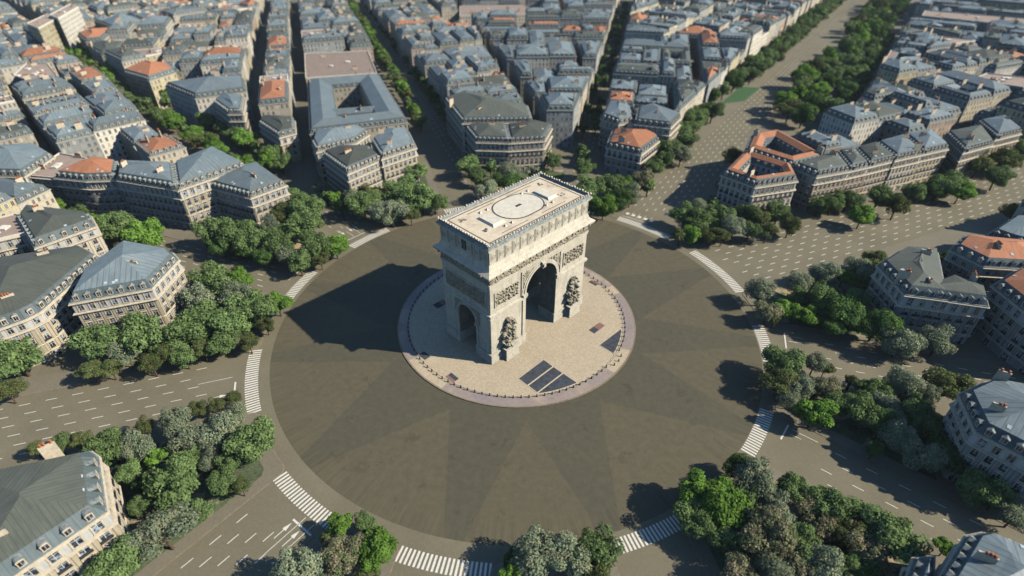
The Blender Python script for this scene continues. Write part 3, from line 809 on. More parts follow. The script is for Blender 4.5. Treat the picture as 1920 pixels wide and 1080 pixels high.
# attic
at = MB(); e = -.3
band(at, e, e, 37.9, 42.6); band(at, e, .15, 42.6, 42.75); band(at, .15, .15, 42.75, 43.1); band(at, .15, .55, 43.1, 43.3); band(at, .55, .6, 43.3, 43.7)
link('attic_wall', at.mesh('attic_wall', ['stone']), ARC)
ai = MB(); band(ai, .6, .0, 43.7, 44.3); band(ai, .0, .0, 44.3, 44.9); band(ai, .0, -.5, 44.9, 44.95); band(ai, -.5, -1.0, 44.95, 44.1)
link('parapet', ai.mesh('parapet', ['lead']), ARC)
for fn, h, n in ((FR, LU - .3, 14), (BK, LU - .3, 14), (LF, LV - .3, 6), (RT, LV - .3, 6)):
    pn = MB(); bay = 2 * h / n
    for k in range(n):
        a = -h + bay * (k + .5)
        fbox(pn, fn, a - bay * .5 + .14, a - bay * .5 + .34, -.3, -.2, 38.2, 42.4, 0); fbox(pn, fn, a + bay * .5 - .34, a + bay * .5 - .14, -.3, -.2, 38.2, 42.4, 0)
        fbox(pn, fn, a - bay * .5 - .06, a - bay * .5 + .06, -.3, -.27, 38.4, 42.2, 1)  # dark strip paints the shade of the narrow slot between pilasters
        for q in range(12):   # shield
            t0, t1 = math.pi / 6 * q, math.pi / 6 * (q + 1)
            for (r0, d0), (r1, d1) in (((.8, -.28), (.74, -.17)), ((.74, -.17), (.58, -.17)), ((.58, -.17), (.5, -.24)), ((.5, -.24), (.0, -.16))):
                pn.face([fn(a + .3 + r * math.cos(t), d, 40.4 + r * 1.15 * math.sin(t)) for r, d, t in ((r0, d0, t0), (r0, d0, t1), (r1, d1, t1), (r1, d1, t0))], 2 if r1 < .55 else 0)
        fbox(pn, fn, a - .95, a - .85, -.3, -.24, 39.0, 41.8, 0); fbox(pn, fn, a - .7, a - .6, -.3, -.24, 39.0, 41.8, 0)
    link('attic_panels', pn.mesh('attic_panels', ['stone', 'iron', 'weathered']), ARC)
wd = MB(); fbox(wd, LF, -1.0, 1.0, -.3, -.2, 38.9, 42.0); link('attic_window', wd.mesh('attic_window', ['iron']), ARC)
wd = MB(); fbox(wd, RT, -1.0, 1.0, -.3, -.2, 38.9, 42.0); link('attic_window', wd.mesh('attic_window', ['iron']), ARC)
cr = MB(); rr_ = random.Random(5)
for fn, h, n in ((FR, LU + .1, 40), (BK, LU + .1, 40), (LF, LV + .1, 20), (RT, LV + .1, 20)):
    for k in range(n + 1):
        a = -h + 2 * h * k / n; big = (k % 3 == 0)
        w = .36 if big else .26; z = 45.45 if big else 45.2
        for (w0, z0, w1, z1) in ((w * .6, 44.85, w, 44.85 + (z - 44.85) * .5), (w, 44.85 + (z - 44.85) * .5, w * .35, z)):
            for d0, d1 in ((.05, .05), (-.38, -.38)):
                cr.face([fn(a - w0, d0, z0), fn(a + w0, d0, z0), fn(a + w1, d1, z1), fn(a - w1, d1, z1)])
            cr.face([fn(a - w0, .05, z0), fn(a - w1, .05, z1), fn(a - w1, -.38, z1), fn(a - w0, -.38, z0)]); cr.face([fn(a + w0, .05, z0), fn(a + w1, .05, z1), fn(a + w1, -.38, z1), fn(a + w0, -.38, z0)])
        cr.face([fn(a - w * .35, .05, z), fn(a + w * .35, .05, z), fn(a + w * .35, -.38, z), fn(a - w * .35, -.38, z)])
link('crest', cr.mesh('crest', ['crest']), ARC)
dk = MB(); dk.face([(-21.5, -10.2, 44.15), (21.5, -10.2, 44.15), (21.5, 10.2, 44.15), (-21.5, 10.2, 44.15)])
deck = link('roof_deck', dk.mesh('roof_deck', ['deck']), ARC)
ds = MB()
for u0, u1, v0, v1 in ((-20, 20, 9.0, 9.35), (-20, 20, -9.35, -9.0), (-20.4, -20.1, -9.3, 9.3), (20.1, 20.4, -9.3, 9.3), (-14, -3, 7.6, 7.8), (3, 14, 7.6, 7.8), (-14, -3, -7.8, -7.6), (3, 14, -7.8, -7.6)):
    ds.box(u0, u1, v0, v1, 44.16, 44.22)
stain = link('roof_channel', ds.mesh('roof_channel', ['stain']), ARC)
def stad(hu, r, n=14):
    return [(hu + r * math.cos(-math.pi / 2 + math.pi * k / n), r * math.sin(-math.pi / 2 + math.pi * k / n)) for k in range(n + 1)] + \
           [(-hu + r * math.cos(math.pi / 2 + math.pi * k / n), r * math.sin(math.pi / 2 + math.pi * k / n)) for k in range(n + 1)]
o1, o2 = [[(x + 1.2, y + .6) for x, y in stad(2.3, r_)] for r_ in (6.75, 6.3)]
ov = MB(); ov.prism(o2, 44.156, 44.20, 0)
for k in range(len(o1)):
    j = (k + 1) % len(o1); ov.face([(*o1[k], 44.20), (*o1[j], 44.20), (*o2[j], 44.22), (*o2[k], 44.22)], 2)
ov.box(.2, 2.6, .3, 1.3, 44.2, 44.24, 2)
link('oval_terrace', ov.mesh('oval_terrace', ['deckpale', 'stain', 'slab']), ARC)
for sg in (-1, 1):
    hb = MB(); x0, x1 = (-13.7, -8.4) if sg < 0 else (10.4, 15.0); hb.prism([(x0, -3.9), (x1, -3.9), (x1, 3.9), (x0, 3.9)], 44.15, 44.85, topscale=.78)
    link('stair_roof', hb.mesh('stair_roof', ['deckpale']), ARC)
    for v in (-5.5, 5.5):
        for u in (7.6, 10.4):
            hb = MB(); hb.prism([(sg * u - .5, v - .5), (sg * u + .5, v - .5), (sg * u + .5, v + .5), (sg * u - .5, v + .5)], 44.15, 44.95, topscale=.05)
            link('roof_vent', hb.mesh('roof_vent', ['deckpale']), ARC)
    rp = MB(); r3 = random.Random(3 + sg)
    for cx, cy, w in ((sg * 16.5, -3.5, 1.0), (sg * 17.2, 6.2, .9)):
        for q in range(5):
            x, y = cx + r3.uniform(-1, 1) * w, cy + r3.uniform(-1, 1) * w
            rp.prism([(x + r3.uniform(.4, .8) * math.cos(t), y + r3.uniform(.25, .55) * math.sin(t)) for t in (0, 1.2, 2.4, 3.6, 4.8)], 44.152, 44.17 + .004 * q)
    link('roof_stains', rp.mesh('roof_stains', ['stain']), ARC)

# ------------------------------------------------------------------ houses
def win_mesh(kind):
    mb = MB(); w, h = 1.5, 2.35
    f = lambda x0, x1, d0, d1, z0, z1, m: mb.box(x0, x1, -d1, -d0, z0, z1, m)
    f(-w / 2, w / 2, -.02, .03, 0, h, 1)                       # glass
    f(-w / 2 - .22, -w / 2, 0, .2, 0, h, 0); f(w / 2, w / 2 + .22, 0, .2, 0, h, 0)
    f(-w / 2 - .32, w / 2 + .32, 0, .32, h, h + .28, 0); f(-w / 2 - .3, w / 2 + .3, 0, .28, -.16, 0, 0)
    f(-.05, .05, .03, .07, 0, h, 2); f(-w / 2, w / 2, .03, .07, h * .66, h * .66 + .08, 2)
    f(-w / 2, -w / 2 + .07, .03, .07, 0, h, 2); f(w / 2 - .07, w / 2, .03, .07, 0, h, 2)
    if kind == 0:
        f(-w / 2 - .2, w / 2 + .2, .42, .46, .05, .85, 3); f(-w / 2 - .3, w / 2 + .3, .28, .5, -.12, 0, 0)
    elif kind == 1:
        f(-w / 2 - .02, w / 2 + .02, .2, .24, .05, .7, 3)
    return mb.mesh('window', ['trim', 'glass', 'shutter', 'iron'])
WIN = [win_mesh(0), win_mesh(1), win_mesh(2)]
def shop_mesh():
    mb = MB(); w, h = 2.0, 3.0
    mb.box(-w / 2, w / 2, -.04, .02, 0, h, 1); mb.box(-w / 2 - .2, -w / 2, -.2, 0, 0, h, 0); mb.box(w / 2, w / 2 + .2, -.2, 0, 0, h, 0)
    mb.box(-w / 2 - .3, w / 2 + .3, -.3, 0, h, h + .35, 0); mb.box(-.05, .05, -.08, -.04, 0, h, 2)
    return mb.mesh('shopfront', ['trim', 'glass', 'shutter'])
SHOP = shop_mesh()
def dormer_mesh(kind):
    """x along the eave, -y outwards, origin on the eave line"""
    mb = MB(); w = .72
    mb.box(-w, w, -.02 + .25, 2.4, .35, 1.95, 0)
    mb.box(-w + .17, w - .17, .2, .26, .45, 1.75, 1); mb.box(-.04, .04, .17, .2, .45, 1.75, 2)
    mb.box(-w - .02, -w + .15, .12, .25, .35, 1.9, 2); mb.box(w - .15, w + .02, .12, .25, .35, 1.9, 2); mb.box(-w, w, .12, .25, .25, .42, 2)
    if kind == 0:      # rounded head
        n = 6
        for k in range(n):
            a, b = math.pi * k / n, math.pi * (k + 1) / n
            pa, pb = (math.cos(a) * (w + .15), 1.95 + math.sin(a) * .55), (math.cos(b) * (w + .15), 1.95 + math.sin(b) * .55)
            mb.face([(pa[0], .05, pa[1]), (pb[0], .05, pb[1]), (pb[0], 2.6, pb[1]), (pa[0], 2.6, pa[1])], 3)
            mb.face([(0, .07, 1.95), (pa[0], .07, pa[1]), (pb[0], .07, pb[1])], 2)
    else:              # pediment
        A, B_, T = (-w - .2, 1.92), (w + .2, 1.92), (0, 2.5)
        mb.face([(A[0], .03, A[1]), (T[0], .03, T[1]), (T[0], 2.6, T[1]), (A[0], 2.6, A[1])], 3)
        mb.face([(T[0], .03, T[1]), (B_[0], .03, B_[1]), (B_[0], 2.6, B_[1]), (T[0], 2.6, T[1])], 3)
        mb.face([(A[0], .05, A[1]), (B_[0], .05, B_[1]), (T[0], .05, T[1])], 2)
    return mb.mesh('dormer', ['slate', 'glass', 'trim', 'lead'])
DORM = [dormer_mesh(0), dormer_mesh(1)]
def pot_rows(mb, x0, y0, x1, y1, z, r, m=1, sc=1.0):
    L = math.hypot(x1 - x0, y1 - y0); n = max(2, int(L / .7))
    for k in range(n):
        if r.random() < .35: continue
        t = (k + .5) / n; x, y = x0 + (x1 - x0) * t, y0 + (y1 - y0) * t; q = .2 * sc; h = r.uniform(.5, .85) * sc
        mb.prism([(x - q, y - q), (x + q, y - q), (x + q, y + q), (x - q, y + q)], z, z + h, m, bottom=False)
def chimney(mb, x, y, dx, dy, L, z0, z1, r, w=.42, sc=1.0):
    L = min(L, 3.3)
    nx, ny = -dy * w / 2, dx * w / 2; ax, ay = dx * L / 2, dy * L / 2
    mb.prism([(x - ax - nx, y - ay - ny), (x + ax - nx, y + ay - ny), (x + ax + nx, y + ay + ny), (x - ax + nx, y - ay + ny)], z0, z1, 0, bottom=False)
    pot_rows(mb, x - ax * .85, y - ay * .85, x + ax * .85, y + ay * .85, z1, r, 1, sc)
def facing(ax, ay, bx, by):
    """is the outside of wall a->b (ccw outline) turned towards the place the photo was taken from (with a wide margin)"""
    mx, my = (ax + bx) / 2, (ay + by) / 2; nx, ny = by - ay, -(bx - ax)
    L = math.hypot(nx, ny); vx, vy = CAM[0] - mx, CAM[1] - my; D = math.hypot(vx, vy)
    return (nx * vx + ny * vy) / (L * D) > -.12
MANS = 1.0
def heights(st, H):
    k = {'r_zinc': .30, 'r_green': .27, 'r_tile': .36}.get(st['roof'], .3) * st.get('pitch', 1)
    mt, mh = st.get('mans', (1.6, 2.9))
    def h(t): return H + .35 + (mh * t / mt if t < mt else mh + k * (t - mt))
    return h, mt, mh, k
def NF(H): return max(3, round(H / 3.75))
def walls(mb, P, H, st, near, flags, z0=0.1, inner=False):
    n = len(P); u = rnd.randint(0, 9); fl = max(2, round(H / 3.25))
    for i in range(n):
        a, b = P[i], P[(i + 1) % n]; L = math.hypot(b[0] - a[0], b[1] - a[1])
        if L < .05: continue
        nb = max(1, round(L / st.get('bay', 2.6))); fac = flags[i] if flags else True
        mat = 0 if (fac and not near) else 1
        q = [(a[0], a[1], z0), (b[0], b[1], z0), (b[0], b[1], H), (a[0], a[1], H)]
        if near:
            ff = H / NF(H); zt = H - ff - .1; dx, dy = (b[0] - a[0]) / L, (b[1] - a[1]) / L; nb2 = max(1, int((L - 1.0) / st.get('bay', 2.75)))
            mb.face([q[0], q[1], (b[0], b[1], zt), (a[0], a[1], zt)], 1); mb.face([(a[0], a[1], zt), (b[0], b[1], zt), q[2], q[3]], 2 if fac else 1)
            if fac and L > 4 and facing(a[0], a[1], b[0], b[1]):
                for k in range(nb2 + 1):
                    s_ = .5 + (L - 1.0) * k / nb2; w = .28
                    F = lambda o, e, z: (a[0] + dx * (s_ + o) + dy * e, a[1] + dy * (s_ + o) - dx * e, z)
                    z0_, z1_ = ff + .1, zt - .5
                    mb.mesh_idx([F(-w, 0, z0_), F(w, 0, z0_), F(w, .22, z0_), F(-w, .22, z0_), F(-w, 0, z1_), F(w, 0, z1_), F(w, .22, z1_), F(-w, .22, z1_)],
                                [(3, 2, 6, 7), (4, 5, 6, 7), (0, 3, 7, 4), (1, 2, 6, 5)], 1)
            continue
        mb.face(q, mat, [(u, 0), (u + nb, 0), (u + nb, fl), (u, fl)]); u += nb
def ledge(mb, P, z0, z1, d, slope=0.1):
    Q = inset(P, -d); n = len(P)
    for i in range(n):
        j = (i + 1) % n; a, b, c, e = P[i], P[j], Q[j], Q[i]
        mb.face([(e[0], e[1], z0), (c[0], c[1], z0), (c[0], c[1], z1 - slope), (e[0], e[1], z1 - slope)])
        mb.face([(e[0], e[1], z1 - slope), (c[0], c[1], z1 - slope), (b[0], b[1], z1), (a[0], a[1], z1)])
        mb.face([(a[0], a[1], z0), (b[0], b[1], z0), (c[0], c[1], z0), (e[0], e[1], z0)])
def mini_dormers(mb, P, H, mt, mh, flags, m0, r, dens=1.0):
    """rows of dormers standing in the mansard slope: body, window front, cap"""
    n = len(P)
    for i in range(n):
        a, b = P[i], P[(i + 1) % n]; L = math.hypot(b[0] - a[0], b[1] - a[1])
        if L < 5 or (flags and not flags[i]): continue
        k = max(1, int((L - 2.4) / r.uniform(2.5, 3.2) * dens)); dx, dy = (b[0] - a[0]) / L, (b[1] - a[1]) / L; nx, ny = -dy, dx
        for q in range(k):
            s_ = 1.2 + (L - 2.4) * (q + .5) / k; x, y = a[0] + dx * s_, a[1] + dy * s_; w = .62
            F = lambda o, e, z: (x + dx * o + nx * e, y + dy * o + ny * e, H + .35 + z)
            e0, e1 = .28, mt * 1.15
            mb.face([F(-w, e0, .3), F(w, e0, .3), F(w, e0, 1.85), F(-w, e0, 1.85)], m0 + 1)
            mb.face([F(-w * .58, e0 - .03, .5), F(w * .58, e0 - .03, .5), F(w * .58, e0 - .03, 1.6), F(-w * .58, e0 - .03, 1.6)], m0 + 2)
            mb.face([F(-w - .1, e0 - .12, 1.85), F(w + .1, e0 - .12, 1.85), F(w + .1, e1 + .6, 2.15), F(-w - .1, e1 + .6, 2.15)], m0)
            for sg in (-1, 1): mb.face([F(sg * w, e0, .3), F(sg * w, e1, 1.6), F(sg * w, e1, 2.1), F(sg * w, e0, 1.85)], m0)
def roof_mats(st): return [st['roof'], 'slate', 'lead', 'trim', 'glass', 'sky_l']
def skylights(mb, P, h, r, n):
    c = cen(P)
    for _ in range(n):
        i = r.randrange(len(P)); a, b = P[i], P[(i + 1) % len(P)]; L = math.hypot(b[0] - a[0], b[1] - a[1])
        if L < 9: continue
        dx, dy = (b[0] - a[0]) / L, (b[1] - a[1]) / L; nx, ny = -dy, dx
        s_, t = L * r.uniform(.35, .65), r.uniform(2.2, 3.4)
        if t > L * .4: continue
        F = lambda o, e: (a[0] + dx * (s_ + o) + nx * (t + e), a[1] + dy * (s_ + o) + ny * (t + e), h(t + e) + .12)
        mb.face([F(-.45, -.5), F(.45, -.5), F(.45, .5), F(-.45, .5)], 5)
def make_house(P, H, st, near=0, flags=None, court=None, r=None, into=None):
    """near 2: windows, ledges and dormers as parts; 1: wall, roof and chimneys as parts; 0: all into one mesh builder"""
    r = r or rnd; P = ccw(P); h, mt, mh, kk = heights(st, H)
    wm = ['w_' + st['wall'], 'p_' + st['wall'], 'topfloor']
    res = {}
    wb = MB(); rb = MB(); cb = []
    cx, cy = cen(P); A = area(P)
    walls(wb, P, H, st, near == 2, flags)
    o = obb(P); d = o[1]; ul, vl = o[3] - o[2], o[5] - o[4]
    if st['roof'] == 'r_flat':
        Q = inset(P, .35); n = len(P)
        for i in range(n):
            j = (i + 1) % n; a, b, c, e = P[i], P[j], Q[j], Q[i]
            rb.face([(a[0], a[1], H), (b[0], b[1], H), (b[0], b[1], H + .9), (a[0], a[1], H + .9)], 1)
            rb.face([(a[0], a[1], H + .9), (b[0], b[1], H + .9), (c[0], c[1], H + .9), (e[0], e[1], H + .9)], 1)
            rb.face([(e[0], e[1], H + .3), (c[0], c[1], H + .3), (c[0], c[1], H + .9), (e[0], e[1], H + .9)], 1)
        rb.face([(p[0], p[1], H + .3) for p in Q], 0, [p for p in Q])
        for _ in range(r.randint(2, 5)):
            x, y = cx + r.uniform(-.28, .28) * ul * d[0], cy + r.uniform(-.28, .28) * ul * d[1]; w = r.uniform(.6, 1.6)
            rb.prism([(x - w, y - w), (x + w, y - w), (x + w, y + w), (x - w, y + w)], H + .3, H + r.uniform(.9, 1.6), 1, bottom=False)
        rmats = ['r_flat', 'parapet', 'lead', 'trim', 'glass', 'sky_l']
    else:
        n = len(P)
        E0 = inset(P, -.3)
        for i in range(n):
            j = (i + 1) % n; a, b, c, e = P[i], P[j], E0[j], E0[i]
            rb.face([(e[0], e[1], H), (c[0], c[1], H), (c[0], c[1], H + .3), (e[0], e[1], H + .3)], 3)
            rb.face([(e[0], e[1], H + .3), (c[0], c[1], H + .3), (b[0], b[1], H + .35), (a[0], a[1], H + .35)], 2)
            rb.face([(a[0], a[1], H), (b[0], b[1], H), (c[0], c[1], H), (e[0], e[1], H)], 3)
        if court:
            D = court; lv = [0, mt, D / 2, D - 1.0, D]; hh = [H + .35, H + .35 + mh, H + .35 + mh + kk * (D / 2 - mt), H + .35 + mh * .72, H + .1]
            rings = [inset(P, t) if t else P for t in lv]
            for q in range(4):
                for i in range(n):
                    j = (i + 1) % n; a, b, c, e = rings[q][i], rings[q][j], rings[q + 1][j], rings[q + 1][i]; L = math.hypot(b[0] - a[0], b[1] - a[1])
                    rb.face([(a[0], a[1], hh[q]), (b[0], b[1], hh[q]), (c[0], c[1], hh[q + 1]), (e[0], e[1], hh[q + 1])], 1 if q in (0, 3) else 0, [(0, lv[q]), (L, lv[q]), (L, lv[q + 1]), (0, lv[q + 1])])
            I = rings[-1][::-1]; walls(wb, I, H + .1, st, False, None, 2.0)
            wb.face([(p[0], p[1], 2.0) for p in rings[-1]], 1)
            mini_dormers(rb, [p for p in rings[-1]][::-1], H - .3, 1.0, 2, None, 2, r)
        else:
            roof_skeleton(rb, P, h, [mt], lambda t: 1 if t < mt - 1e-3 else 0)
        if near < 2: mini_dormers(rb, P, H, mt, mh, flags, 2, r)
        skylights(rb, P, h, r, 3 if near else 1)
        rmats = roof_mats(st)
    # chimney slabs across the roof
    nch = st.get('ch', 2 if A > 180 else 1); 
    for q in range(nch):
        t = (q + .5 + r.uniform(-.2, .2)) / nch - .5; off = r.choice((-1, 1)) * vl * r.uniform(.12, .24)
        L = min(vl * .42, r.uniform(2.2, 5.5)) if not court else min(court * .6, 6)
        if court: off = r.choice((-1, 1)) * (vl / 2 - court / 2)
        mu, mv = (o[2] + o[3]) / 2 + t * ul, (o[4] + o[5]) / 2 + off
        x, y = mu * d[0] - mv * d[1], mu * d[1] + mv * d[0]
        if not inside(P, x, y): continue
        zt = H + 3.2 + kk * min(vl * .3, 6) + r.uniform(.5, 1.3)
        if st['roof'] == 'r_flat': zt = H + 2
        m = MB() if near else into[2]; chimney(m, x, y, -d[1], d[0], L, H, zt, r, sc=1.15)
        if near: cb.append(m)
    if not near:
        for src, dst in ((wb, into[0]), (rb, into[1])):
            k = len(dst.v); dst.v += src.v; dst.f += [tuple(i + k for i in f) for f in src.f]; dst.uv += src.uv
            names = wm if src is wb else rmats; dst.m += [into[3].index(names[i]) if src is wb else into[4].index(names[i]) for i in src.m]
        return None
    c0 = (cx, cy)
    return dict(P=P, H=H, st=st, wb=wb, rb=rb, cb=cb, wm=wm, rm=rmats, c=c0, near=near, flags=flags, mt=mt, r=r)
def shift_mb(mb, c): mb.v = [(x - c[0], y - c[1], z) for x, y, z in mb.v]; return mb
def place(hd, name, label, group):
    c = hd['c']; t = thing(name, label, 'building', group, (c[0], c[1], 0))
    link('wall', shift_mb(hd['wb'], c).mesh('wall', hd['wm']), t)
    rf = link('roof', shift_mb(hd['rb'], c).mesh('roof', hd['rm']), t)
    for m in hd['cb']: link('chimney', shift_mb(m, c).mesh('chimney', ['trim', 'pot']), rf)
    if hd['near'] == 2:
        P, H, st, r = hd['P'], hd['H'], hd['st'], hd['r']; n = len(P); fl = NF(H); fh = H / fl
        L0 = [(p[0] - c[0], p[1] - c[1]) for p in P]
        for z in ((fh, .45, .4), ((fl - 1) * fh - .1, .75, .75)) + (((2 * fh, .3, .3),) if fl > 4 else ()):
            lb = MB(); ledge(lb, L0, z[0] - .3, z[0] + .05, z[1]); link('balcony', lb.mesh('balcony', ['trim']), t)
            if z[1] > .7:
                rl = MB(); Q = inset(L0, -.68)
                for i in range(n):
                    a, b = Q[i], Q[(i + 1) % n]; rl.face([(a[0], a[1], z[0]), (b[0], b[1], z[0]), (b[0], b[1], z[0] + .8), (a[0], a[1], z[0] + .8)])
                link('railing', rl.mesh('railing', ['iron']), t) if st.get('rail') else None
        cb2 = MB(); ledge(cb2, L0, H - .45, H - .02, .6, .12); link('cornice', cb2.mesh('cornice', ['trim']), t)
        cnt = 0; dc = 0
        for i in range(n):
            a, b = L0[i], L0[(i + 1) % n]; L = math.hypot(b[0] - a[0], b[1] - a[1])
            if L < 3 or not facing(P[i][0], P[i][1], P[(i + 1) % n][0], P[(i + 1) % n][1]): continue
            if hd['flags'] and not hd['flags'][i]: continue
            ang = math.atan2(b[1] - a[1], b[0] - a[0]); nb = max(1, int((L - 1.0) / st.get('bay', 2.75)))
            for k in range(nb):
                s_ = .5 + (L - 1.0) * (k + .5) / nb; x, y = a[0] + (b[0] - a[0]) * s_ / L, a[1] + (b[1] - a[1]) * s_ / L
                for f in range(fl):
                    if cnt >= 98: break
                    if f == 0:
                        if k % 2 == 0: link('shopfront', SHOP, t, (x, y, .12), ang, (1.05, 1, min(1, (fh - .9) / 3.2)))
                    else: link('window', WIN[0 if f in (2,) else 1 if f < fl - 1 else 2], t, (x, y, f * fh + .45), ang, (st.get('ws', 1), 1, min(1.35, (fh - 1.0) / 2.35)))
                    cnt += 1
                if st['roof'] != 'r_flat' and dc < 60 and 1.2 < s_ < L - 1.2 and (k + i) % st.get('dk', 1) == 0:
                    link('dormer', DORM[st.get('dorm', 0)], rf, (x, y, H + .3), ang); dc += 1
                ps = .5 + (L - 1.0) * k / nb
    return t

HAND = []   # (footprint, label)
def hp(px, H): return ccw([G(x, y, H + .3) for x, y in px])
def st(roof, wall, **k): return dict(roof=roof, wall=wall, **k)
def house(px, H, s_, label, near=2, world=False, **k):
    P = ccw(px) if world else hp(px, H)
    P = ccw(hull(P)); HAND.append(P)
    hd = make_house(P, H, s_, near, r=random.Random(len(HAND) * 7 + 1), **k)
    return place(hd, 'apartment_building' if s_['roof'] != 'r_flat' else 'flat_roofed_building', label, 'houses facing the round plaza')
house([(131, 568), (284, 540), (334, 487), (322, 474), (237, 458), (159, 516)], 19, st('r_zinc', 'cream', dorm=1, ch=1, bay=3.0), 'blue-grey hipped zinc roof block with white dormers, standing alone left of the plaza')
house([(-70, 640), (0, 605), (48, 598), (75, 584), (120, 540), (188, 485), (160, 468), (0, 492), (-90, 520)], 17, st('r_green', 'cream', dorm=0, ch=2, bay=2.6), 'long curved block with grey-green roof at the left edge')
house([(66, 464), (179, 424), (169, 405), (52, 391), (36, 412)], 17, st('r_green', 'pale', dorm=1, ch=1, bay=3.2), 'grey-green roofed house with bright white wall behind the curved block')
house([(-60, 462), (0, 449), (64, 434), (88, 415), (28, 402), (-60, 424)], 16.5, st('r_flat', 'pale'), 'flat taupe-roofed house with round vents at the left edge')
house([(198, 960), (183, 858), (168, 847), (0, 882), (-80, 905), (-80, 1150)], 15.5, st('r_green', 'cream', dorm=0, ch=2, bay=3.8, ws=1.35, mans=(2.2, 2.6)), 'large dark-roofed corner block filling the bottom left corner')
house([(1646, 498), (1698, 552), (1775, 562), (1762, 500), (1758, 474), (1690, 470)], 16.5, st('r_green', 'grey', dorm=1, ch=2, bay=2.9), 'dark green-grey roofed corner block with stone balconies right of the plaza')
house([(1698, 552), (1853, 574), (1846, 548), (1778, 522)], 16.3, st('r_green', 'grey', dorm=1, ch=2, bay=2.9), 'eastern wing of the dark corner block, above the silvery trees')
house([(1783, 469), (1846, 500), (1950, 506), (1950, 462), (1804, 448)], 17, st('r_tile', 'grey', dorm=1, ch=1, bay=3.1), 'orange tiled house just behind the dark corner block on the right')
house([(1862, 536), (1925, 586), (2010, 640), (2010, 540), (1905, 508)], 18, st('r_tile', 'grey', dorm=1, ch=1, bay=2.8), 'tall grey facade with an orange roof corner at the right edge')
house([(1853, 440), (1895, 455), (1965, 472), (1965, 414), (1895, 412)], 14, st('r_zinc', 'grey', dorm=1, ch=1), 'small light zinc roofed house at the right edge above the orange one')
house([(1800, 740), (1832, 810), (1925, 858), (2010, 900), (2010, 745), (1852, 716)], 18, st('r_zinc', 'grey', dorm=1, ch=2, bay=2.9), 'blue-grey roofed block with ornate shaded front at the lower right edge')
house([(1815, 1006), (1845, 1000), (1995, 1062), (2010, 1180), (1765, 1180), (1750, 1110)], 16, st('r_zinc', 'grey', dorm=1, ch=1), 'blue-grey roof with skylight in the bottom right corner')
house([(1716, 1048), (1750, 1046), (1745, 1130), (1690, 1130)], 13, st('r_zinc', 'grey', dorm=1, ch=0), 'narrow low roof tip beside the bottom right corner roof')
house([(1353, 328), (1416, 351), (1495, 339), (1483, 316), (1393, 288)], 16, st('r_tile', 'pale', dorm=1, ch=3, bay=2.6), 'orange tiled corner block with inner courtyard beside the widest avenue', court=6.5)
house([(1396, 286), (1486, 315), (1545, 300), (1455, 250), (1408, 258)], 17, st('r_tile', 'grey', dorm=1, ch=3), 'orange tiled block just behind the corner one, with its own courtyard', court=8)
house([(1486, 315), (1531, 332), (1592, 321), (1565, 288), (1548, 300)], 17, st('r_green', 'pink', dorm=1, ch=1, bay=2.4), 'grey-green roof with pink front next to the two orange blocks', near=2)
house([(1592, 321), (1628, 313), (1600, 283), (1566, 288)], 17, st('r_green', 'pink', dorm=1, ch=1, bay=2.4), 'second grey-green roof from the orange blocks along the wide right avenue')
house([(1628, 313), (1678, 301), (1640, 272), (1600, 283)], 17, st('r_green', 'pink', dorm=1, ch=2, bay=2.3), 'third grey-green roof from the orange blocks along the wide right avenue')
house([(1678, 301), (1728, 290), (1690, 258), (1640, 272)], 17.5, st('r_zinc', 'pale', dorm=1, ch=2, bay=2.3), 'zinc roof with white upper floor along the wide right avenue')
house([(1728, 290), (1778, 279), (1742, 248), (1692, 258)], 17, st('r_zinc', 'yellow', dorm=1, ch=1, bay=2.4), 'light zinc roof with ochre front along the wide right avenue')
house([(1806, 287), (1862, 272), (1838, 240), (1770, 253)], 16, st('r_green', 'yellow', dorm=1, ch=2, bay=2.4), 'dark roof beside the gap, with a plain ochre wall, on the wide right avenue')
house([(1866, 262), (1915, 250), (1880, 222), (1830, 232)], 17.5, st('r_zinc', 'pink', dorm=1, ch=1, bay=2.3), 'zinc roofed house beyond the dark-roofed one on the wide right avenue')
house([(1137, 276), (1202, 290), (1236, 264), (1222, 250), (1148, 248)], 12.8, st('r_tile', 'grey', dorm=1, ch=3, bay=2.7), 'small house with bright orange roof and row of chimneys behind the arch')
house([(1190, 232), (1257, 240), (1277, 220), (1222, 200), (1195, 208)], 19, st('r_zinc', 'cream', dorm=1, ch=1, bay=2.6), 'tall zinc roofed corner block right behind the small orange-roofed house')
house([(1127, 222), (1160, 234), (1188, 228), (1178, 196), (1140, 196)], 18, st('r_zinc', 'grey', dorm=1, ch=2), 'zinc hipped roof left behind the small orange-roofed house')
house([(874, 243), (893, 266), (956, 268), (948, 240), (892, 236)], 16.5, st('r_green', 'cream', dorm=1, ch=1, bay=2.3), 'dark hipped half-block on the left, directly behind the arch top')
house([(956, 268), (1021, 264), (1035, 240), (1002, 232), (949, 240)], 16.5, st('r_green', 'cream', dorm=1, ch=1, bay=2.3), 'dark hipped half-block on the right, directly behind the arch top')
house([(835, 190), (867, 231), (998, 229), (990, 204), (905, 196), (872, 176)], 19.5, st('r_green', 'pale', dorm=1, ch=3, bay=2.3), 'large grey-green roofed block with a long dormer row behind the paired dark blocks')
house([(697, 267), (716, 298), (780, 277), (765, 246), (725, 248)], 18, st('r_zinc', 'cream', dorm=0, ch=2, bay=2.4), 'zinc roofed corner block with rounded dormers beside the tree-lined street')
house([(605, 292), (652, 326), (716, 299), (697, 280), (637, 280)], 17, st('r_green', 'cream', dorm=0, ch=1, bay=2.3), 'dark green roofed block with ornate front beside the zinc corner block')
house([(586, 270), (594, 285), (668, 268), (692, 252), (672, 240), (590, 252)], 16.5, st('r_zinc', 'yellow', dorm=0, ch=1, bay=2.4), 'sandy fronted house with zinc roof tucked behind the dark green roofed block')
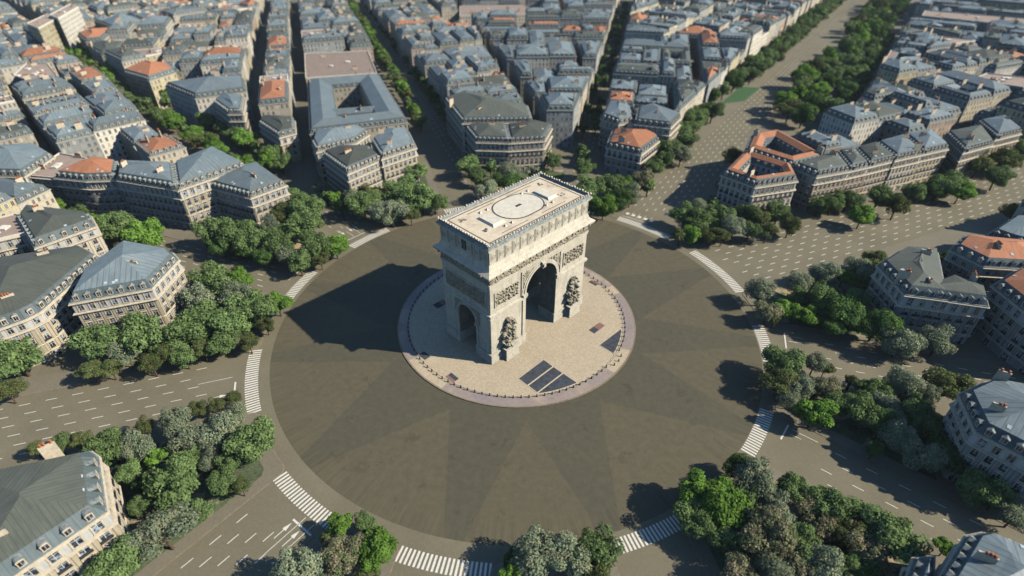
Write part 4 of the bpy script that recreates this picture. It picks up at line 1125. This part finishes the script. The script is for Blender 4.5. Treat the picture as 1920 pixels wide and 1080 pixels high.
house([(581, 252), (764, 230), (712, 145), (577, 156)], 18, st('r_zinc', 'cream', ch=4, bay=2.5), 'huge zinc roofed block around a deep rectangular courtyard', near=1, court=15.5)
house([(600, 229), (745, 217), (738, 203), (598, 214)], 16.4, st('r_zinc', 'cream', ch=1, bay=2.5), 'long dormered cross wing inside the huge courtyard block', near=1)
house([(573, 147), (707, 138), (690, 96), (571, 101)], 16, st('r_flat', 'yellow'), 'wide flat taupe roof with rows of skylights behind the courtyard block', near=1)
house([(390, 350), (470, 371), (537, 347), (487, 311), (448, 318)], 16, st('r_zinc', 'cream', dorm=1, ch=1, bay=2.4), 'blue-grey roofed corner block with lit stone front above the upper left garden')
house([(220, 337), (335, 356), (328, 312), (225, 308)], 20, st('r_zinc', 'grey', dorm=1, ch=2, bay=2.6), 'shaded south wing of the large zinc L-shaped block')  # grey wall, cream on the sunlit wing: shade put into its colour
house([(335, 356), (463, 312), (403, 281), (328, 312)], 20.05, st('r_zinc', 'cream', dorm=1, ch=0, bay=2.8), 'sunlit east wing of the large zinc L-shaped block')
house([(103, 333), (162, 339), (220, 337), (225, 308), (180, 300)], 18.5, st('r_tile', 'grey', dorm=1, ch=0), 'orange hipped roof joined to the left of the large zinc block')
house([(46, 330), (103, 335), (165, 298), (112, 288)], 17, st('r_flat', 'grey'), 'flat taupe roof between the orange hipped roof and the left edge')
house([(-70, 325), (0, 330), (45, 331), (101, 294), (72, 276), (-70, 285)], 18.5, st('r_zinc', 'pale', dorm=1, ch=1), 'zinc roofed house with white upper floor at the left edge')
house([(486, 233), (524, 258), (554, 250), (552, 226), (492, 222)], 15, st('r_green', 'yellow', dorm=1, ch=0), 'narrow wedge-shaped ochre house between the two dark lanes')
house([(402, 195), (428, 214), (455, 214), (460, 186), (420, 180)], 19, st('r_zinc', 'cream', dorm=1, ch=0, bay=2.0), 'curved corner block with stacked balconies at the head of the green avenue')
house([(310, 162), (366, 185), (462, 172), (458, 150), (395, 152)], 20, st('r_zinc', 'pale', dorm=1, ch=1), 'long zinc block with plain side wall behind the curved balcony block', near=1)
house([(232, 138), (280, 152), (330, 136), (318, 124), (262, 124)], 19, st('r_tile', 'yellow', dorm=1, ch=0), 'orange hipped corner house on the green avenue', near=1)

house([(50, 45), (72, 54), (108, 34), (90, 26)], 30, st('r_flat', 'yellow'), 'tall pale slab tower at the top left, nearer one of two', near=1)
house([(93, 29), (109, 35), (147, 13), (134, 7)], 32, st('r_flat', 'pale'), 'tall pale slab tower at the top left, farther one of two', near=1)
house([(862, 30), (1002, 26), (985, 10), (862, 12)], 15, st('r_flat', 'pale'), 'wide low flat-roofed white building at the top centre', near=1)
house([(1728, 30), (1940, 52), (1940, 37), (1735, 20)], 17, st('r_flat', 'grey'), 'very long flat taupe roof at the top right', near=1)
house([(26, 142), (60, 154), (112, 148), (90, 120), (50, 119)], 18, st('r_flat', 'grey'), 'flat taupe five-sided roof beside the upper end of the green avenue', near=1)
house([(1820, 150), (1920, 165), (1960, 150), (1850, 138)], 17, st('r_flat', 'grey'), 'flat pinkish roof among zinc roofs near the right edge', near=1)

# ---- generic quarters: blocks cut into lots
ZONES = [
 ('between the green avenue and the leftmost lane', [(-165, 176), (-245, 234), (-325, 305), (-405, 392), (-640, 610), (-640, 700), (-329, 700), (-250, 442), (-200, 285), (-164, 176)], 107.5),
 ('between the two dark lanes', [(-119, 135), (-131, 135), (-148, 170), (-319, 700), (-301, 700)], 107.5),
 ('between the dark lane and the tree-lined street', [(-156, 285), (-292, 700), (-251, 700), (-101, 287)], 107.5),
 ('right of the tree-lined street', [(-30, 168), (6, 168), (8, 173), (-17, 285), (-51, 443), (-80, 589), (-102, 700), (-223, 700), (-192, 613)], 107),
 ('left of the shady street', [(16, 173), (-9, 285), (-43, 443), (-72, 589), (-92, 700), (151, 700), (112, 519), (55, 247), (33, 155), (18, 155)], 101),
 ('between the shady street and the widest avenue', [(54, 160), (95, 165), (139, 236), (192, 330), (273, 444), (443, 690), (450, 700), (170, 700), (138, 549), (56, 186)], 77.5),
 ('right of the widest avenue', [(122, 118), (112, 92), (106, 70), (376, 187), (640, 300), (720, 460), (720, 700), (566, 700), (417, 485), (214, 192), (192, 167), (150, 145)], 55),
 ('left of the green avenue', [(-128, 68), (-190, 80), (-255, 102), (-560, 205), (-760, 350), (-760, 700), (-740, 700), (-460, 420), (-357, 313), (-259, 214), (-193, 137), (-160, 108)], 137),
 ('on the far left edge', [(-178, 60), (-196, 28), (-200, 8), (-330, -20), (-420, 130)], 160),
 ('at the right edge', [(196, 52), (330, 108), (420, 60), (420, -80), (196, 10)], 0),
 ('at the lower right edge', [(150, -30), (165, -60), (240, -60), (240, -20)], -20),
]
lots = []
def minw(P): o = obb(P); return min(o[3] - o[2], o[5] - o[4]), max(o[3] - o[2], o[5] - o[4])
def split(P, zi, r, depth=0):
    if len(P) < 3: return
    P = simplify(P)
    if len(P) < 3 or abs(area(P)) < 45: return
    a = abs(area(P)); o = obb(P); ul, vl = o[3] - o[2], o[5] - o[4]
    d = cen(P); dist = math.hypot(d[0] - CAM[0], d[1] - CAM[1])
    if a > r.uniform(260, 950) or max(ul, vl) > 52:
        u = (ul > vl) if max(ul, vl) > 1.7 * min(ul, vl) else r.random() < .5; t = r.uniform(.33, .67)
        n = (o[1][0], o[1][1]) if u else (-o[1][1], o[1][0]); c = (o[2] + ul * t) if u else (o[4] + vl * t)
        gap = 0
        if a > 9000: gap = 3.8
        elif a > 2500 and r.random() < .45: gap = r.uniform(1.5, 4.5)
        split(clip(P, n, c - gap - .02), zi, r, depth + 1); split(clip(P, (-n[0], -n[1]), -(c + gap + .02)), zi, r, depth + 1)
        return
    H_ = ccw(hull(P))
    if area(H_) < 60 or minw(H_)[0] < 6.5: return
    lots.append((H_, zi))
for zi, (zn, Z, th) in enumerate(ZONES): split(Z, zi, random.Random(40 + zi))
keep = []
for P, zi in lots:
    c = cen(P); x, y, d = proj(c[0], c[1], 18)
    if not (-150 < x < 2070 and -25 < y < 1250) or d < 40: continue
    if any(inside(Hh, *c) or any(inside(Hh, *p) for p in P) for Hh in HAND): continue
    if any(inside(P, *cen(Hh)) for Hh in HAND): continue
    keep.append((area(P) / d ** 2, P, zi, c, d))
keep.sort(key=lambda k: -k[0])
wallnames = [a + b for b in WC for a in ('w_', 'p_')] + ['topfloor']; roofnames = ['r_zinc', 'r_green', 'r_tile', 'r_flat', 'slate', 'lead', 'trim', 'glass', 'sky_l', 'parapet']
far = (MB(), MB(), MB(), wallnames, roofnames)
r = random.Random(99); picks = []
NEAR_N = 252
for k, (_, P, zi, c, d) in enumerate(keep):
    q = r.random(); roof = 'r_zinc' if q < .62 else 'r_green' if q < .84 else 'r_tile' if q < .95 else 'r_flat'
    if zi == 6 and roof == 'r_tile' and r.random() < .75: roof = 'r_zinc'
    q = r.random(); wall = 'cream' if q < .4 else 'pale' if q < .62 else 'yellow' if q < .75 else 'pink' if q < .84 else 'grey'
    H = r.choice((13, 15.5, 16.5, 17.5, 18, 18.5, 19.5, 21)) + r.uniform(-.6, .6)
    if roof == 'r_flat': H += 1
    s_ = st(roof, wall, bay=r.uniform(2.2, 2.8), pitch=r.uniform(.8, 1.6))
    if r.random() < .3: s_['mans'] = (.8, r.uniform(1.2, 2)); s_['pitch'] *= .7
    P2 = inset(P, .03); w0, w1 = minw(P2)
    court = None
    if w0 > 21 and len(P2) <= 5 and r.random() < .5 and roof != 'r_flat': court = w0 * .34
    if k < NEAR_N: picks.append((c, zi, s_, make_house(P2, H, s_, 1, court=court, r=r)))
    else: make_house(P2, H, s_, 0, court=court, r=r, into=far)
RN = {'r_zinc': 'blue-grey zinc', 'r_green': 'grey-green', 'r_tile': 'orange tiled', 'r_flat': 'flat taupe'}
picks.sort(key=lambda p: math.hypot(*p[0])); cnt = {}
for c, zi, s_, hd in picks:
    key = (zi, s_['roof']); cnt[key] = cnt.get(key, 0) + 1
    place(hd, 'apartment_building', '%s roof %s from the plaza %s' % (RN[s_['roof']], ordw(cnt[key]), ZONES[zi][0]), 'close-packed town houses')
fb = MB()
def append(dst, src, mats, allm):
    k = len(dst.v); dst.v += src.v; dst.f += [tuple(i + k for i in f) for f in src.f]; dst.uv += src.uv; dst.m += [allm.index(mats[i]) for i in src.m]
ALLM = wallnames + roofnames + ['pot']
append(fb, far[0], wallnames, ALLM); append(fb, far[1], roofnames, ALLM); append(fb, far[2], ['trim', 'pot'], ALLM)
if fb.f:
    o = struct('distant_rooftops', fb.mesh('distant_rooftops', ALLM), 'stuff'); o['label'] = 'mass of distant zinc and tiled rooftops reaching the top of the picture'; o['category'] = 'houses'
print('lots', len(keep))

# ------------------------------------------------------------------ trees
def crown_mesh(seed, leaf, dens=1.0, flat=.8, size=.095, lobes=26, name='crown'):
    """unit-radius crown of leaf sprays gathered in uneven clumps; bottom near z=-.75"""
    r = random.Random(seed); mb = MB(); C = []
    for _ in range(lobes):
        while True:
            x, y, z = r.uniform(-1, 1), r.uniform(-1, 1), r.uniform(-1, 1); q = x * x + y * y + z * z
            if .12 < q < 1: break
        k = (.55 + .2 * r.random()) / math.sqrt(q) * r.uniform(.5, 1.28); C.append((x * k, y * k, z * k * flat * (1 if z > 0 else .75), r.uniform(.18, .44)))
    for (x, y, z, R0) in C:
        n = int(330 * dens * (R0 / .33) ** 2)
        for _ in range(n):
            while True:
                a, b, c = r.gauss(0, 1), r.gauss(0, 1), r.gauss(0, 1); q = math.sqrt(a * a + b * b + c * c)
                if q > .1: break
            a, b, c = a / q, b / q, c / q
            if c < -.6 and r.random() < .6: continue
            rr = R0 * (r.uniform(.72, 1.12)); px, py, pz = x + a * rr, y + b * rr, z + c * rr * .85
            nx, ny, nz = a + r.gauss(0, .45), b + r.gauss(0, .45), c + .35 + r.gauss(0, .45)
            N = Vector((nx, ny, nz)).normalized(); T = N.cross(Vector((r.gauss(0, 1), r.gauss(0, 1), r.gauss(0, 1)))).normalized(); B = N.cross(T)
            s_ = size * r.uniform(.55, 1.25); p = Vector((px, py, pz)); w = s_ * r.uniform(.45, .8)
            mb.face([p - T * s_, p - B * w * .9 + N * s_ * .2, p + T * s_ * r.uniform(.7, 1), p + B * w + N * s_ * .15])
    return mb.mesh(name, [leaf])
def trunk_mesh(seed, hh, h0, bare=False):
    """trunk standing on z=0 with limbs reaching into the crown; hh = crown centre height (radius 1 units * 5)"""
    r = random.Random(seed); mb = MB()
    def limb(a, b, r0, r1, n=6):
        A, B = Vector(a), Vector(b); d = (B - A).normalized(); t = d.cross(Vector((.3, .8, .1))).normalized(); u = d.cross(t)
        for k in range(n):
            p, q = 2 * math.pi * k / n, 2 * math.pi * (k + 1) / n
            f = lambda P, R_, an: P + t * (math.cos(an) * R_) + u * (math.sin(an) * R_)
            mb.face([f(A, r0, p), f(A, r0, q), f(B, r1, q), f(B, r1, p)])
    fk = (r.uniform(-.2, .2), r.uniform(-.2, .2), h0 * .95)
    limb((0, 0, -.1), fk, .32, .22, 8)
    for _ in range(7):
        a = r.uniform(0, 6.3); e = (math.cos(a) * r.uniform(1.4, 3), math.sin(a) * r.uniform(1.4, 3), h0 + r.uniform(1.2, 5))
        m = (e[0] * .45, e[1] * .45, h0 + (e[2] - h0) * .6)
        limb(fk, m, .17, .11, 5); limb(m, e, .11, .04, 4)
        for _ in range(2):
            f = (e[0] + r.uniform(-1.1, 1.1), e[1] + r.uniform(-1.1, 1.1), e[2] + r.uniform(.2, 1.2)); limb(m, f, .07, .025, 3)
    return mb.mesh('trunk', ['bark'])
def crown_set(leaf, n, **k): return [crown_mesh(sum(map(ord, leaf)) + 7 * i, leaf, **k) for i in range(n)]
CR = {'g': crown_set('L_g', 3, size=.062, dens=1.1, lobes=30), 'b': crown_set('L_b', 2, size=.075, lobes=32), 'd': crown_set('L_d', 2, size=.062, lobes=30),
      's': crown_set('L_s', 3, size=.052, dens=1.1, lobes=28), 'o': crown_set('L_o', 2, size=.062, dens=.95), 't': crown_set('L_t', 2, size=.056, dens=1.1)}
TR = [trunk_mesh(i, 5, 4.2) for i in range(3)]
TN = {'g': 'mid-green', 'b': 'bright green', 'd': 'dark green', 's': 'silvery grey', 'o': 'olive', 't': 'tawny'}
TREES = []  # (x, y, radius, height of crown centre, kind, zone)
def tp(px, py, rp, kind, zone):
    z = 6.0
    for _ in range(3):
        x, y = G(px, py, z); d = proj(x, y, z)[2]; rad = rp * d / FOC; z = 2.2 + rad * .92
    rad *= 1.09; TREES.append((x, y, rad, z, kind, zone))
GARD = {
 'in the garden left of the arch': [(195,640,40,'g'),(265,627,42,'g'),(235,662,27,'s'),(283,682,22,'o'),(170,695,22,'o'),(205,690,20,'o'),(312,665,22,'o'),(345,668,22,'g'),(365,605,42,'g'),(368,562,33,'s'),(430,600,40,'g'),(400,525,36,'g'),(440,555,32,'s'),(482,577,38,'g'),(520,568,22,'b'),(498,608,16,'o'),(380,655,21,'o'),(420,640,27,'g'),(465,640,20,'o'),(330,632,30,'g'),(445,522,22,'b')],
 'at the left edge below the curved block': [(30,670,40,'g'),(12,732,24,'o')],
 'on the upper left avenue': [(225,425,30,'g'),(270,436,30,'b'),(190,420,22,'b'),(150,402,20,'g'),(100,388,20,'b'),(55,384,18,'b'),(15,384,22,'b'),(228,468,16,'o')],
 'in the upper left garden': [(400,432,32,'g'),(440,440,32,'g'),(478,450,30,'g'),(520,455,32,'g'),(507,425,22,'s'),(540,472,24,'s'),(562,420,36,'g'),(572,388,30,'g'),(550,372,24,'g'),(588,460,32,'g'),(560,490,25,'g'),(628,460,22,'b'),(600,485,17,'o'),(415,458,22,'d'),(455,466,20,'d'),(495,478,22,'d'),(530,400,20,'o')],
 'in the garden up left of the arch': [(600,350,15,'s'),(612,367,13,'g'),(628,370,15,'b'),(652,357,18,'s'),(680,378,28,'g'),(712,395,22,'s'),(700,362,20,'o'),(735,398,26,'s'),(762,345,24,'g'),(782,320,20,'g'),(790,372,30,'g'),(815,378,20,'g'),(745,362,24,'g'),(770,402,16,'o'),(640,388,14,'d'),(668,352,14,'o'),(755,385,22,'g')],
 'in the garden behind the arch': [(878,308,22,'g'),(892,330,17,'g'),(912,352,22,'s'),(956,322,20,'s'),(920,312,15,'g'),(962,345,20,'d'),(1000,322,15,'s'),(1037,302,16,'g'),(1030,282,14,'g'),(935,338,16,'d'),(985,350,17,'g'),(1015,330,15,'d')],
 'in the garden up right of the arch': [(1108,350,25,'g'),(1145,345,27,'g'),(1172,347,16,'b'),(1182,365,20,'s'),(1132,387,22,'b'),(1110,380,20,'d'),(1160,372,22,'d'),(1205,332,21,'t'),(1228,312,18,'g'),(1243,298,20,'g'),(1277,290,19,'s'),(1290,262,16,'g'),(1215,350,14,'g')],
 'in the garden before the orange-roofed corner': [(1285,402,24,'g'),(1320,412,25,'g'),(1312,385,16,'s'),(1350,400,22,'g'),(1376,425,24,'s'),(1402,397,22,'g'),(1430,402,22,'o'),(1460,395,26,'g'),(1482,420,22,'o'),(1300,440,17,'b'),(1275,442,15,'o'),(1332,440,17,'o'),(1355,442,16,'o'),(1405,430,20,'g'),(1440,432,20,'o'),(1335,380,15,'g'),(1375,295,20,'o'),(1355,350,14,'d')],
 'in the garden before the dark corner block': [(1427,545,28,'s'),(1440,582,24,'t'),(1500,528,28,'s'),(1548,510,26,'s'),(1582,518,18,'b'),(1610,505,26,'s'),(1640,490,24,'o'),(1545,557,34,'g'),(1585,582,36,'d'),(1645,607,35,'d'),(1475,577,21,'b'),(1455,597,13,'o'),(1512,590,21,'b'),(1690,637,33,'s'),(1762,637,33,'s'),(1500,560,20,'g'),(1612,562,24,'g'),(1560,612,20,'d'),(1530,545,18,'o'),(1620,528,20,'g')],
 'in the garden lower right of the arch': [(1465,680,38,'g'),(1462,715,30,'o'),(1528,680,24,'s'),(1500,722,24,'s'),(1555,727,24,'t'),(1595,715,13,'o'),(1527,775,30,'b'),(1615,767,30,'g'),(1700,718,30,'s'),(1780,718,34,'o'),(1665,765,26,'s'),(1722,772,34,'g'),(1690,815,34,'s'),(1640,842,16,'d'),(1740,850,36,'s'),(1832,912,36,'g'),(1872,932,28,'g'),(1905,965,28,'s'),(1572,755,24,'g'),(1652,795,26,'d'),(1655,728,24,'g'),(1742,742,26,'s'),(1762,800,30,'g'),(1790,855,34,'d'),(1480,745,20,'s'),(1548,690,16,'o'),(1620,725,20,'g')],
 'in the big garden at the lower right': [(1385,872,24,'d'),(1420,895,42,'s'),(1305,920,38,'b'),(1355,945,42,'b'),(1310,975,34,'g'),(1430,1000,58,'t'),(1487,915,28,'g'),(1530,975,30,'t'),(1562,945,42,'g'),(1672,1003,46,'g'),(1625,1035,34,'t'),(1538,1062,40,'s'),(1625,1075,32,'d'),(1450,1062,38,'s'),(1390,1080,34,'t'),(1775,1025,18,'b'),(1370,1010,34,'g'),(1500,1015,34,'g'),(1590,1000,30,'o'),(1465,955,32,'s'),(1505,1065,36,'t'),(1585,1072,30,'g'),(1395,930,26,'g'),(1620,965,24,'o')],
 'at the bottom right of centre': [(1012,1030,48,'s'),(1062,1042,46,'s'),(1115,1032,42,'g'),(962,1050,22,'d'),(960,1078,24,'b'),(1110,1075,34,'o')],
 'at the bottom left of centre': [(640,985,24,'b'),(682,978,20,'g'),(703,1030,32,'b'),(645,1040,38,'t'),(560,1068,46,'s'),(690,1072,20,'o'),(608,1010,14,'o')],
 'in the garden lower left of the arch': [(437,748,17,'o'),(407,757,17,'o'),(440,778,24,'s'),(470,825,42,'g'),(330,785,30,'s'),(355,815,36,'s'),(410,805,36,'s'),(270,800,19,'o'),(255,838,32,'s'),(203,837,36,'g'),(150,826,18,'o'),(108,832,20,'g'),(65,842,16,'o'),(290,857,20,'b'),(322,908,46,'g'),(412,903,26,'g'),(451,912,17,'o'),(370,955,24,'g'),(303,997,48,'s'),(212,1058,46,'g'),(372,765,16,'o'),(355,862,26,'g'),(392,858,24,'s'),(430,868,22,'g'),(278,905,22,'d'),(345,962,20,'o'),(262,945,22,'g'),(240,885,24,'g')],
 'along the wide right avenue': [(1535,385,17,'g'),(1562,380,20,'g'),(1592,372,22,'g'),(1616,405,20,'b'),(1650,365,26,'g'),(1682,385,24,'o'),(1712,358,20,'g'),(1745,352,20,'d'),(1762,348,24,'g'),(1788,338,22,'g'),(1802,358,20,'b'),(1838,305,26,'o'),(1870,330,24,'g'),(1885,300,26,'o'),(1910,280,24,'g'),(1900,400,22,'o'),(1770,480,12,'d')],
 'at the fork of the two dark lanes': [(503,302,18,'b'),(468,297,9,'g')],
 'in a courtyard by the widest avenue': [(1252,88,16,'b'),(1308,85,9,'g')],
}
for zn, L_ in GARD.items():
    for (px, py, rp, k) in L_: tp(px, py, rp, k, zn)
rt = random.Random(31)
def row(x0, y0, x1, y1, gap, rad, kinds, zone, jit=1.2, skip=.08):
    L = math.hypot(x1 - x0, y1 - y0); n = int(L / gap)
    for k in range(n):
        if rt.random() < skip: continue
        t = (k + .5 + rt.uniform(-.18, .18)) / n; R_ = rad * rt.uniform(.78, 1.2)
        TREES.append((x0 + (x1 - x0) * t + rt.uniform(-jit, jit), y0 + (y1 - y0) * t + rt.uniform(-jit, jit), R_, 2.4 + R_ * .92, rt.choice(kinds), zone))
def rowo(th, off, r0, r1, *a, **k): row(*pav(th, r0, off), *pav(th, r1, off), *a, **k)
rowo(137, -11, 150, 420, 12, 5.4, 'gbgo', 'on the left side of the green avenue'); rowo(137, 6, 165, 560, 12.5, 5.6, 'bgbg', 'on the right side of the green avenue')
rowo(137, -14, 330, 560, 11, 6, 'oggs', 'on the left side of the green avenue'); rowo(137, -4, 400, 520, 16, 6, 'ob', 'in the middle of the green avenue')
row(-54, 172, -186, 560, 10.5, 5.2, 'bogb', 'on the left side of the tree-lined street'); row(-190, 570, -228, 680, 12, 5.4, 'bg', 'on the left side of the tree-lined street')
row(-42, 190, -180, 590, 12.5, 4.6, 'dg', 'on the right side of the tree-lined street', skip=.3)
row(47, 170, 130, 560, 13, 4.4, 'dg', 'in the shady street', skip=.35); row(40, 165, 122, 560, 15, 4.2, 'dg', 'in the shady street', skip=.4)
row(36, 108, 38, 150, 12, 4.2, 'g', 'in the shady street')
# side strips of the widest avenue (left strip, right strip)
row(85, 140, 425, 636, 12, 7.2, 'ggog', 'in the left strip of the widest avenue', 1.8); row(92, 160, 415, 640, 13, 6.8, 'dggb', 'in the left strip of the widest avenue', 2)
row(112, 185, 300, 468, 14, 5.4, 'og', 'in the left strip of the widest avenue', 2.5, .2)
for off, r0, kk in ((25, 262, 'bgbo'), (33, 250, 'gbgo'), (42, 246, 'dggb'), (51, 240, 'dgdg')):
    rowo(55.3, off, r0, 790, 13.5, 7.0, kk, 'in the right strip of the widest avenue', 3.6, .28)
rowo(55.3, 59, 250, 560, 16, 4.6, 'dg', 'in the right strip of the widest avenue', skip=.3)
def in_house(x, y): return any(inside(inset(Hh, -1.0), x, y) for Hh in HAND)
ok = []
for T in TREES:
    x, y, rad, z, k, zn = T; a, b, d = proj(x, y, z)
    if not (-120 < a < 2040 and -30 < b < 1200): continue
    if inside([G(1335, 236), G(1362, 232), G(1428, 168), G(1395, 160), G(1318, 212)], x, y) and 'strip' in zn: continue
    if in_house(x, y):      # nudge out of the wall
        c = min((cen(Hh) for Hh in HAND), key=lambda c: math.hypot(c[0] - x, c[1] - y)); dd = math.hypot(x, y) or 1
        for _ in range(14):
            if not in_house(x, y): break
            x -= x / dd * 1.0; y -= y / dd * 1.0
    ok.append(((rad / d), (x, y, rad, z, k, zn)))
ok.sort(key=lambda t: -t[0])
NT_ = 296; near_t = [t for _, t in ok[:NT_]]; far_t = [t for _, t in ok[NT_:]]
near_t.sort(key=lambda t: math.hypot(t[0], t[1])); cnt = {}; tot = {}
for t in near_t: tot[(t[4], t[5])] = tot.get((t[4], t[5]), 0) + 1
for i, (x, y, rad, z, k, zn) in enumerate(near_t):
    key = (k, zn); cnt[key] = cnt.get(key, 0) + 1
    lab = '%s tree %s' % (TN[k], zn) if tot[key] == 1 else '%s tree %s from the arch %s' % (TN[k], ordw(cnt[key]), zn)
    name = {'s': 'silver_leaved_tree', 't': 'autumn_leaved_tree'}.get(k, 'plane_tree' if k in 'go' else 'chestnut_tree')
    t = thing(name, lab, 'tree', 'trees ' + zn, (x, y, .15), rt.uniform(0, 6.28))
    cm = CR[k][i % len(CR[k])]; c = link('crown', cm, t, (0, 0, z - .15), rt.uniform(0, 6), (rad * rt.uniform(.84, 1.16), rad * rt.uniform(.84, 1.16), rad * rt.uniform(.85, 1.15)))
    tr = link('trunk', TR[i % 3], t, None, 0, (rad / 5, rad / 5, (z - .15) / 7.0))
# the rest of the trees, too many to count: one object with low-count crowns
fm = {}
low = {k: crown_mesh(900 + i, CR[k][0].materials[0].name if False else 'L_' + k, dens=.16, size=.17, lobes=16, name='low_crown') for i, k in enumerate('gbdsot')}
fb = MB(); mats = ['L_g', 'L_b', 'L_d', 'L_s', 'L_o', 'L_t', 'bark']
for (x, y, rad, z, k, zn) in far_t:
    me = low[k]; a = rt.uniform(0, 6.28); c_, s_ = math.cos(a) * rad, math.sin(a) * rad
    vs = [(x + v.co.x * c_ - v.co.y * s_, y + v.co.x * s_ + v.co.y * c_, z + v.co.z * rad) for v in me.vertices]
    fb.mesh_idx(vs, [tuple(p.vertices) for p in me.polygons], mats.index('L_' + k))
    fb.prism([(x - .3, y - .3), (x + .3, y - .3), (x + .3, y + .3), (x - .3, y + .3)], .1, z, 6, bottom=False)
if fb.f:
    o = struct('distant_trees', fb.mesh('distant_trees', mats), 'stuff'); o['label'] = 'distant avenue trees too small and many to count'; o['category'] = 'trees'

# low shrubs filling the gardens under the trees
SH = [crown_mesh(300 + i, lf, dens=.5, size=.11, lobes=12, flat=.75, name='shrub') for i, lf in enumerate(('L_g', 'L_d', 'L_o', 'L_b'))]
SN = ('mid-green', 'dark green', 'olive', 'bright green'); sc_n = {}
rs = random.Random(77); sh = []
for zn, L_ in GARD.items():
    if 'garden' not in zn: continue
    T = [t for t in near_t if t[5] == zn]
    for _ in range(7):
        if len(T) < 2: break
        a, b = rs.sample(T, 2)
        if math.hypot(a[0] - b[0], a[1] - b[1]) > 26: continue
        q = rs.uniform(.35, .65); x, y = a[0] + (b[0] - a[0]) * q + rs.uniform(-2, 2), a[1] + (b[1] - a[1]) * q + rs.uniform(-2, 2)
        if in_house(x, y) or not any(inside(inset(I_, -1.5 if area(I_) < 0 else 1.5), x, y) for I_ in ISL): continue
        sh.append((math.hypot(x, y), x, y, zn, rs.randrange(4), rs.uniform(1.3, 2.6)))
sh.sort()
for d_, x, y, zn, k, rad in sh:
    sc_n[zn, k] = sc_n.get((zn, k), 0) + 1
    o = thing('shrub', '%s low shrub %s from the arch %s' % (SN[k], ordw(sc_n[zn, k]), zn), 'shrub', 'shrubs in the gardens', (x, y, .16 + rad * .55), rs.uniform(0, 6), SH[k]); o.scale = (rad, rad, rad * .8)


# ------------------------------------------------------------------ air
hz = MB(); hz.box(-1500, 1500, -420, 1500, -1.0, 150.0)
hm = bpy.data.materials.new('thin_haze'); hm.use_nodes = True; ht = hm.node_tree
ht.nodes.remove(ht.nodes['Principled BSDF']); pv = ht.nodes.new('ShaderNodeVolumePrincipled')
pv.inputs['Color'].default_value = (.80, .90, .92, 1); pv.inputs['Density'].default_value = 0.00005
ht.links.new(pv.outputs[0], ht.nodes['Material Output'].inputs['Volume']); M['haze'] = hm
struct('haze', hz.mesh('haze', ['haze']), 'stuff')
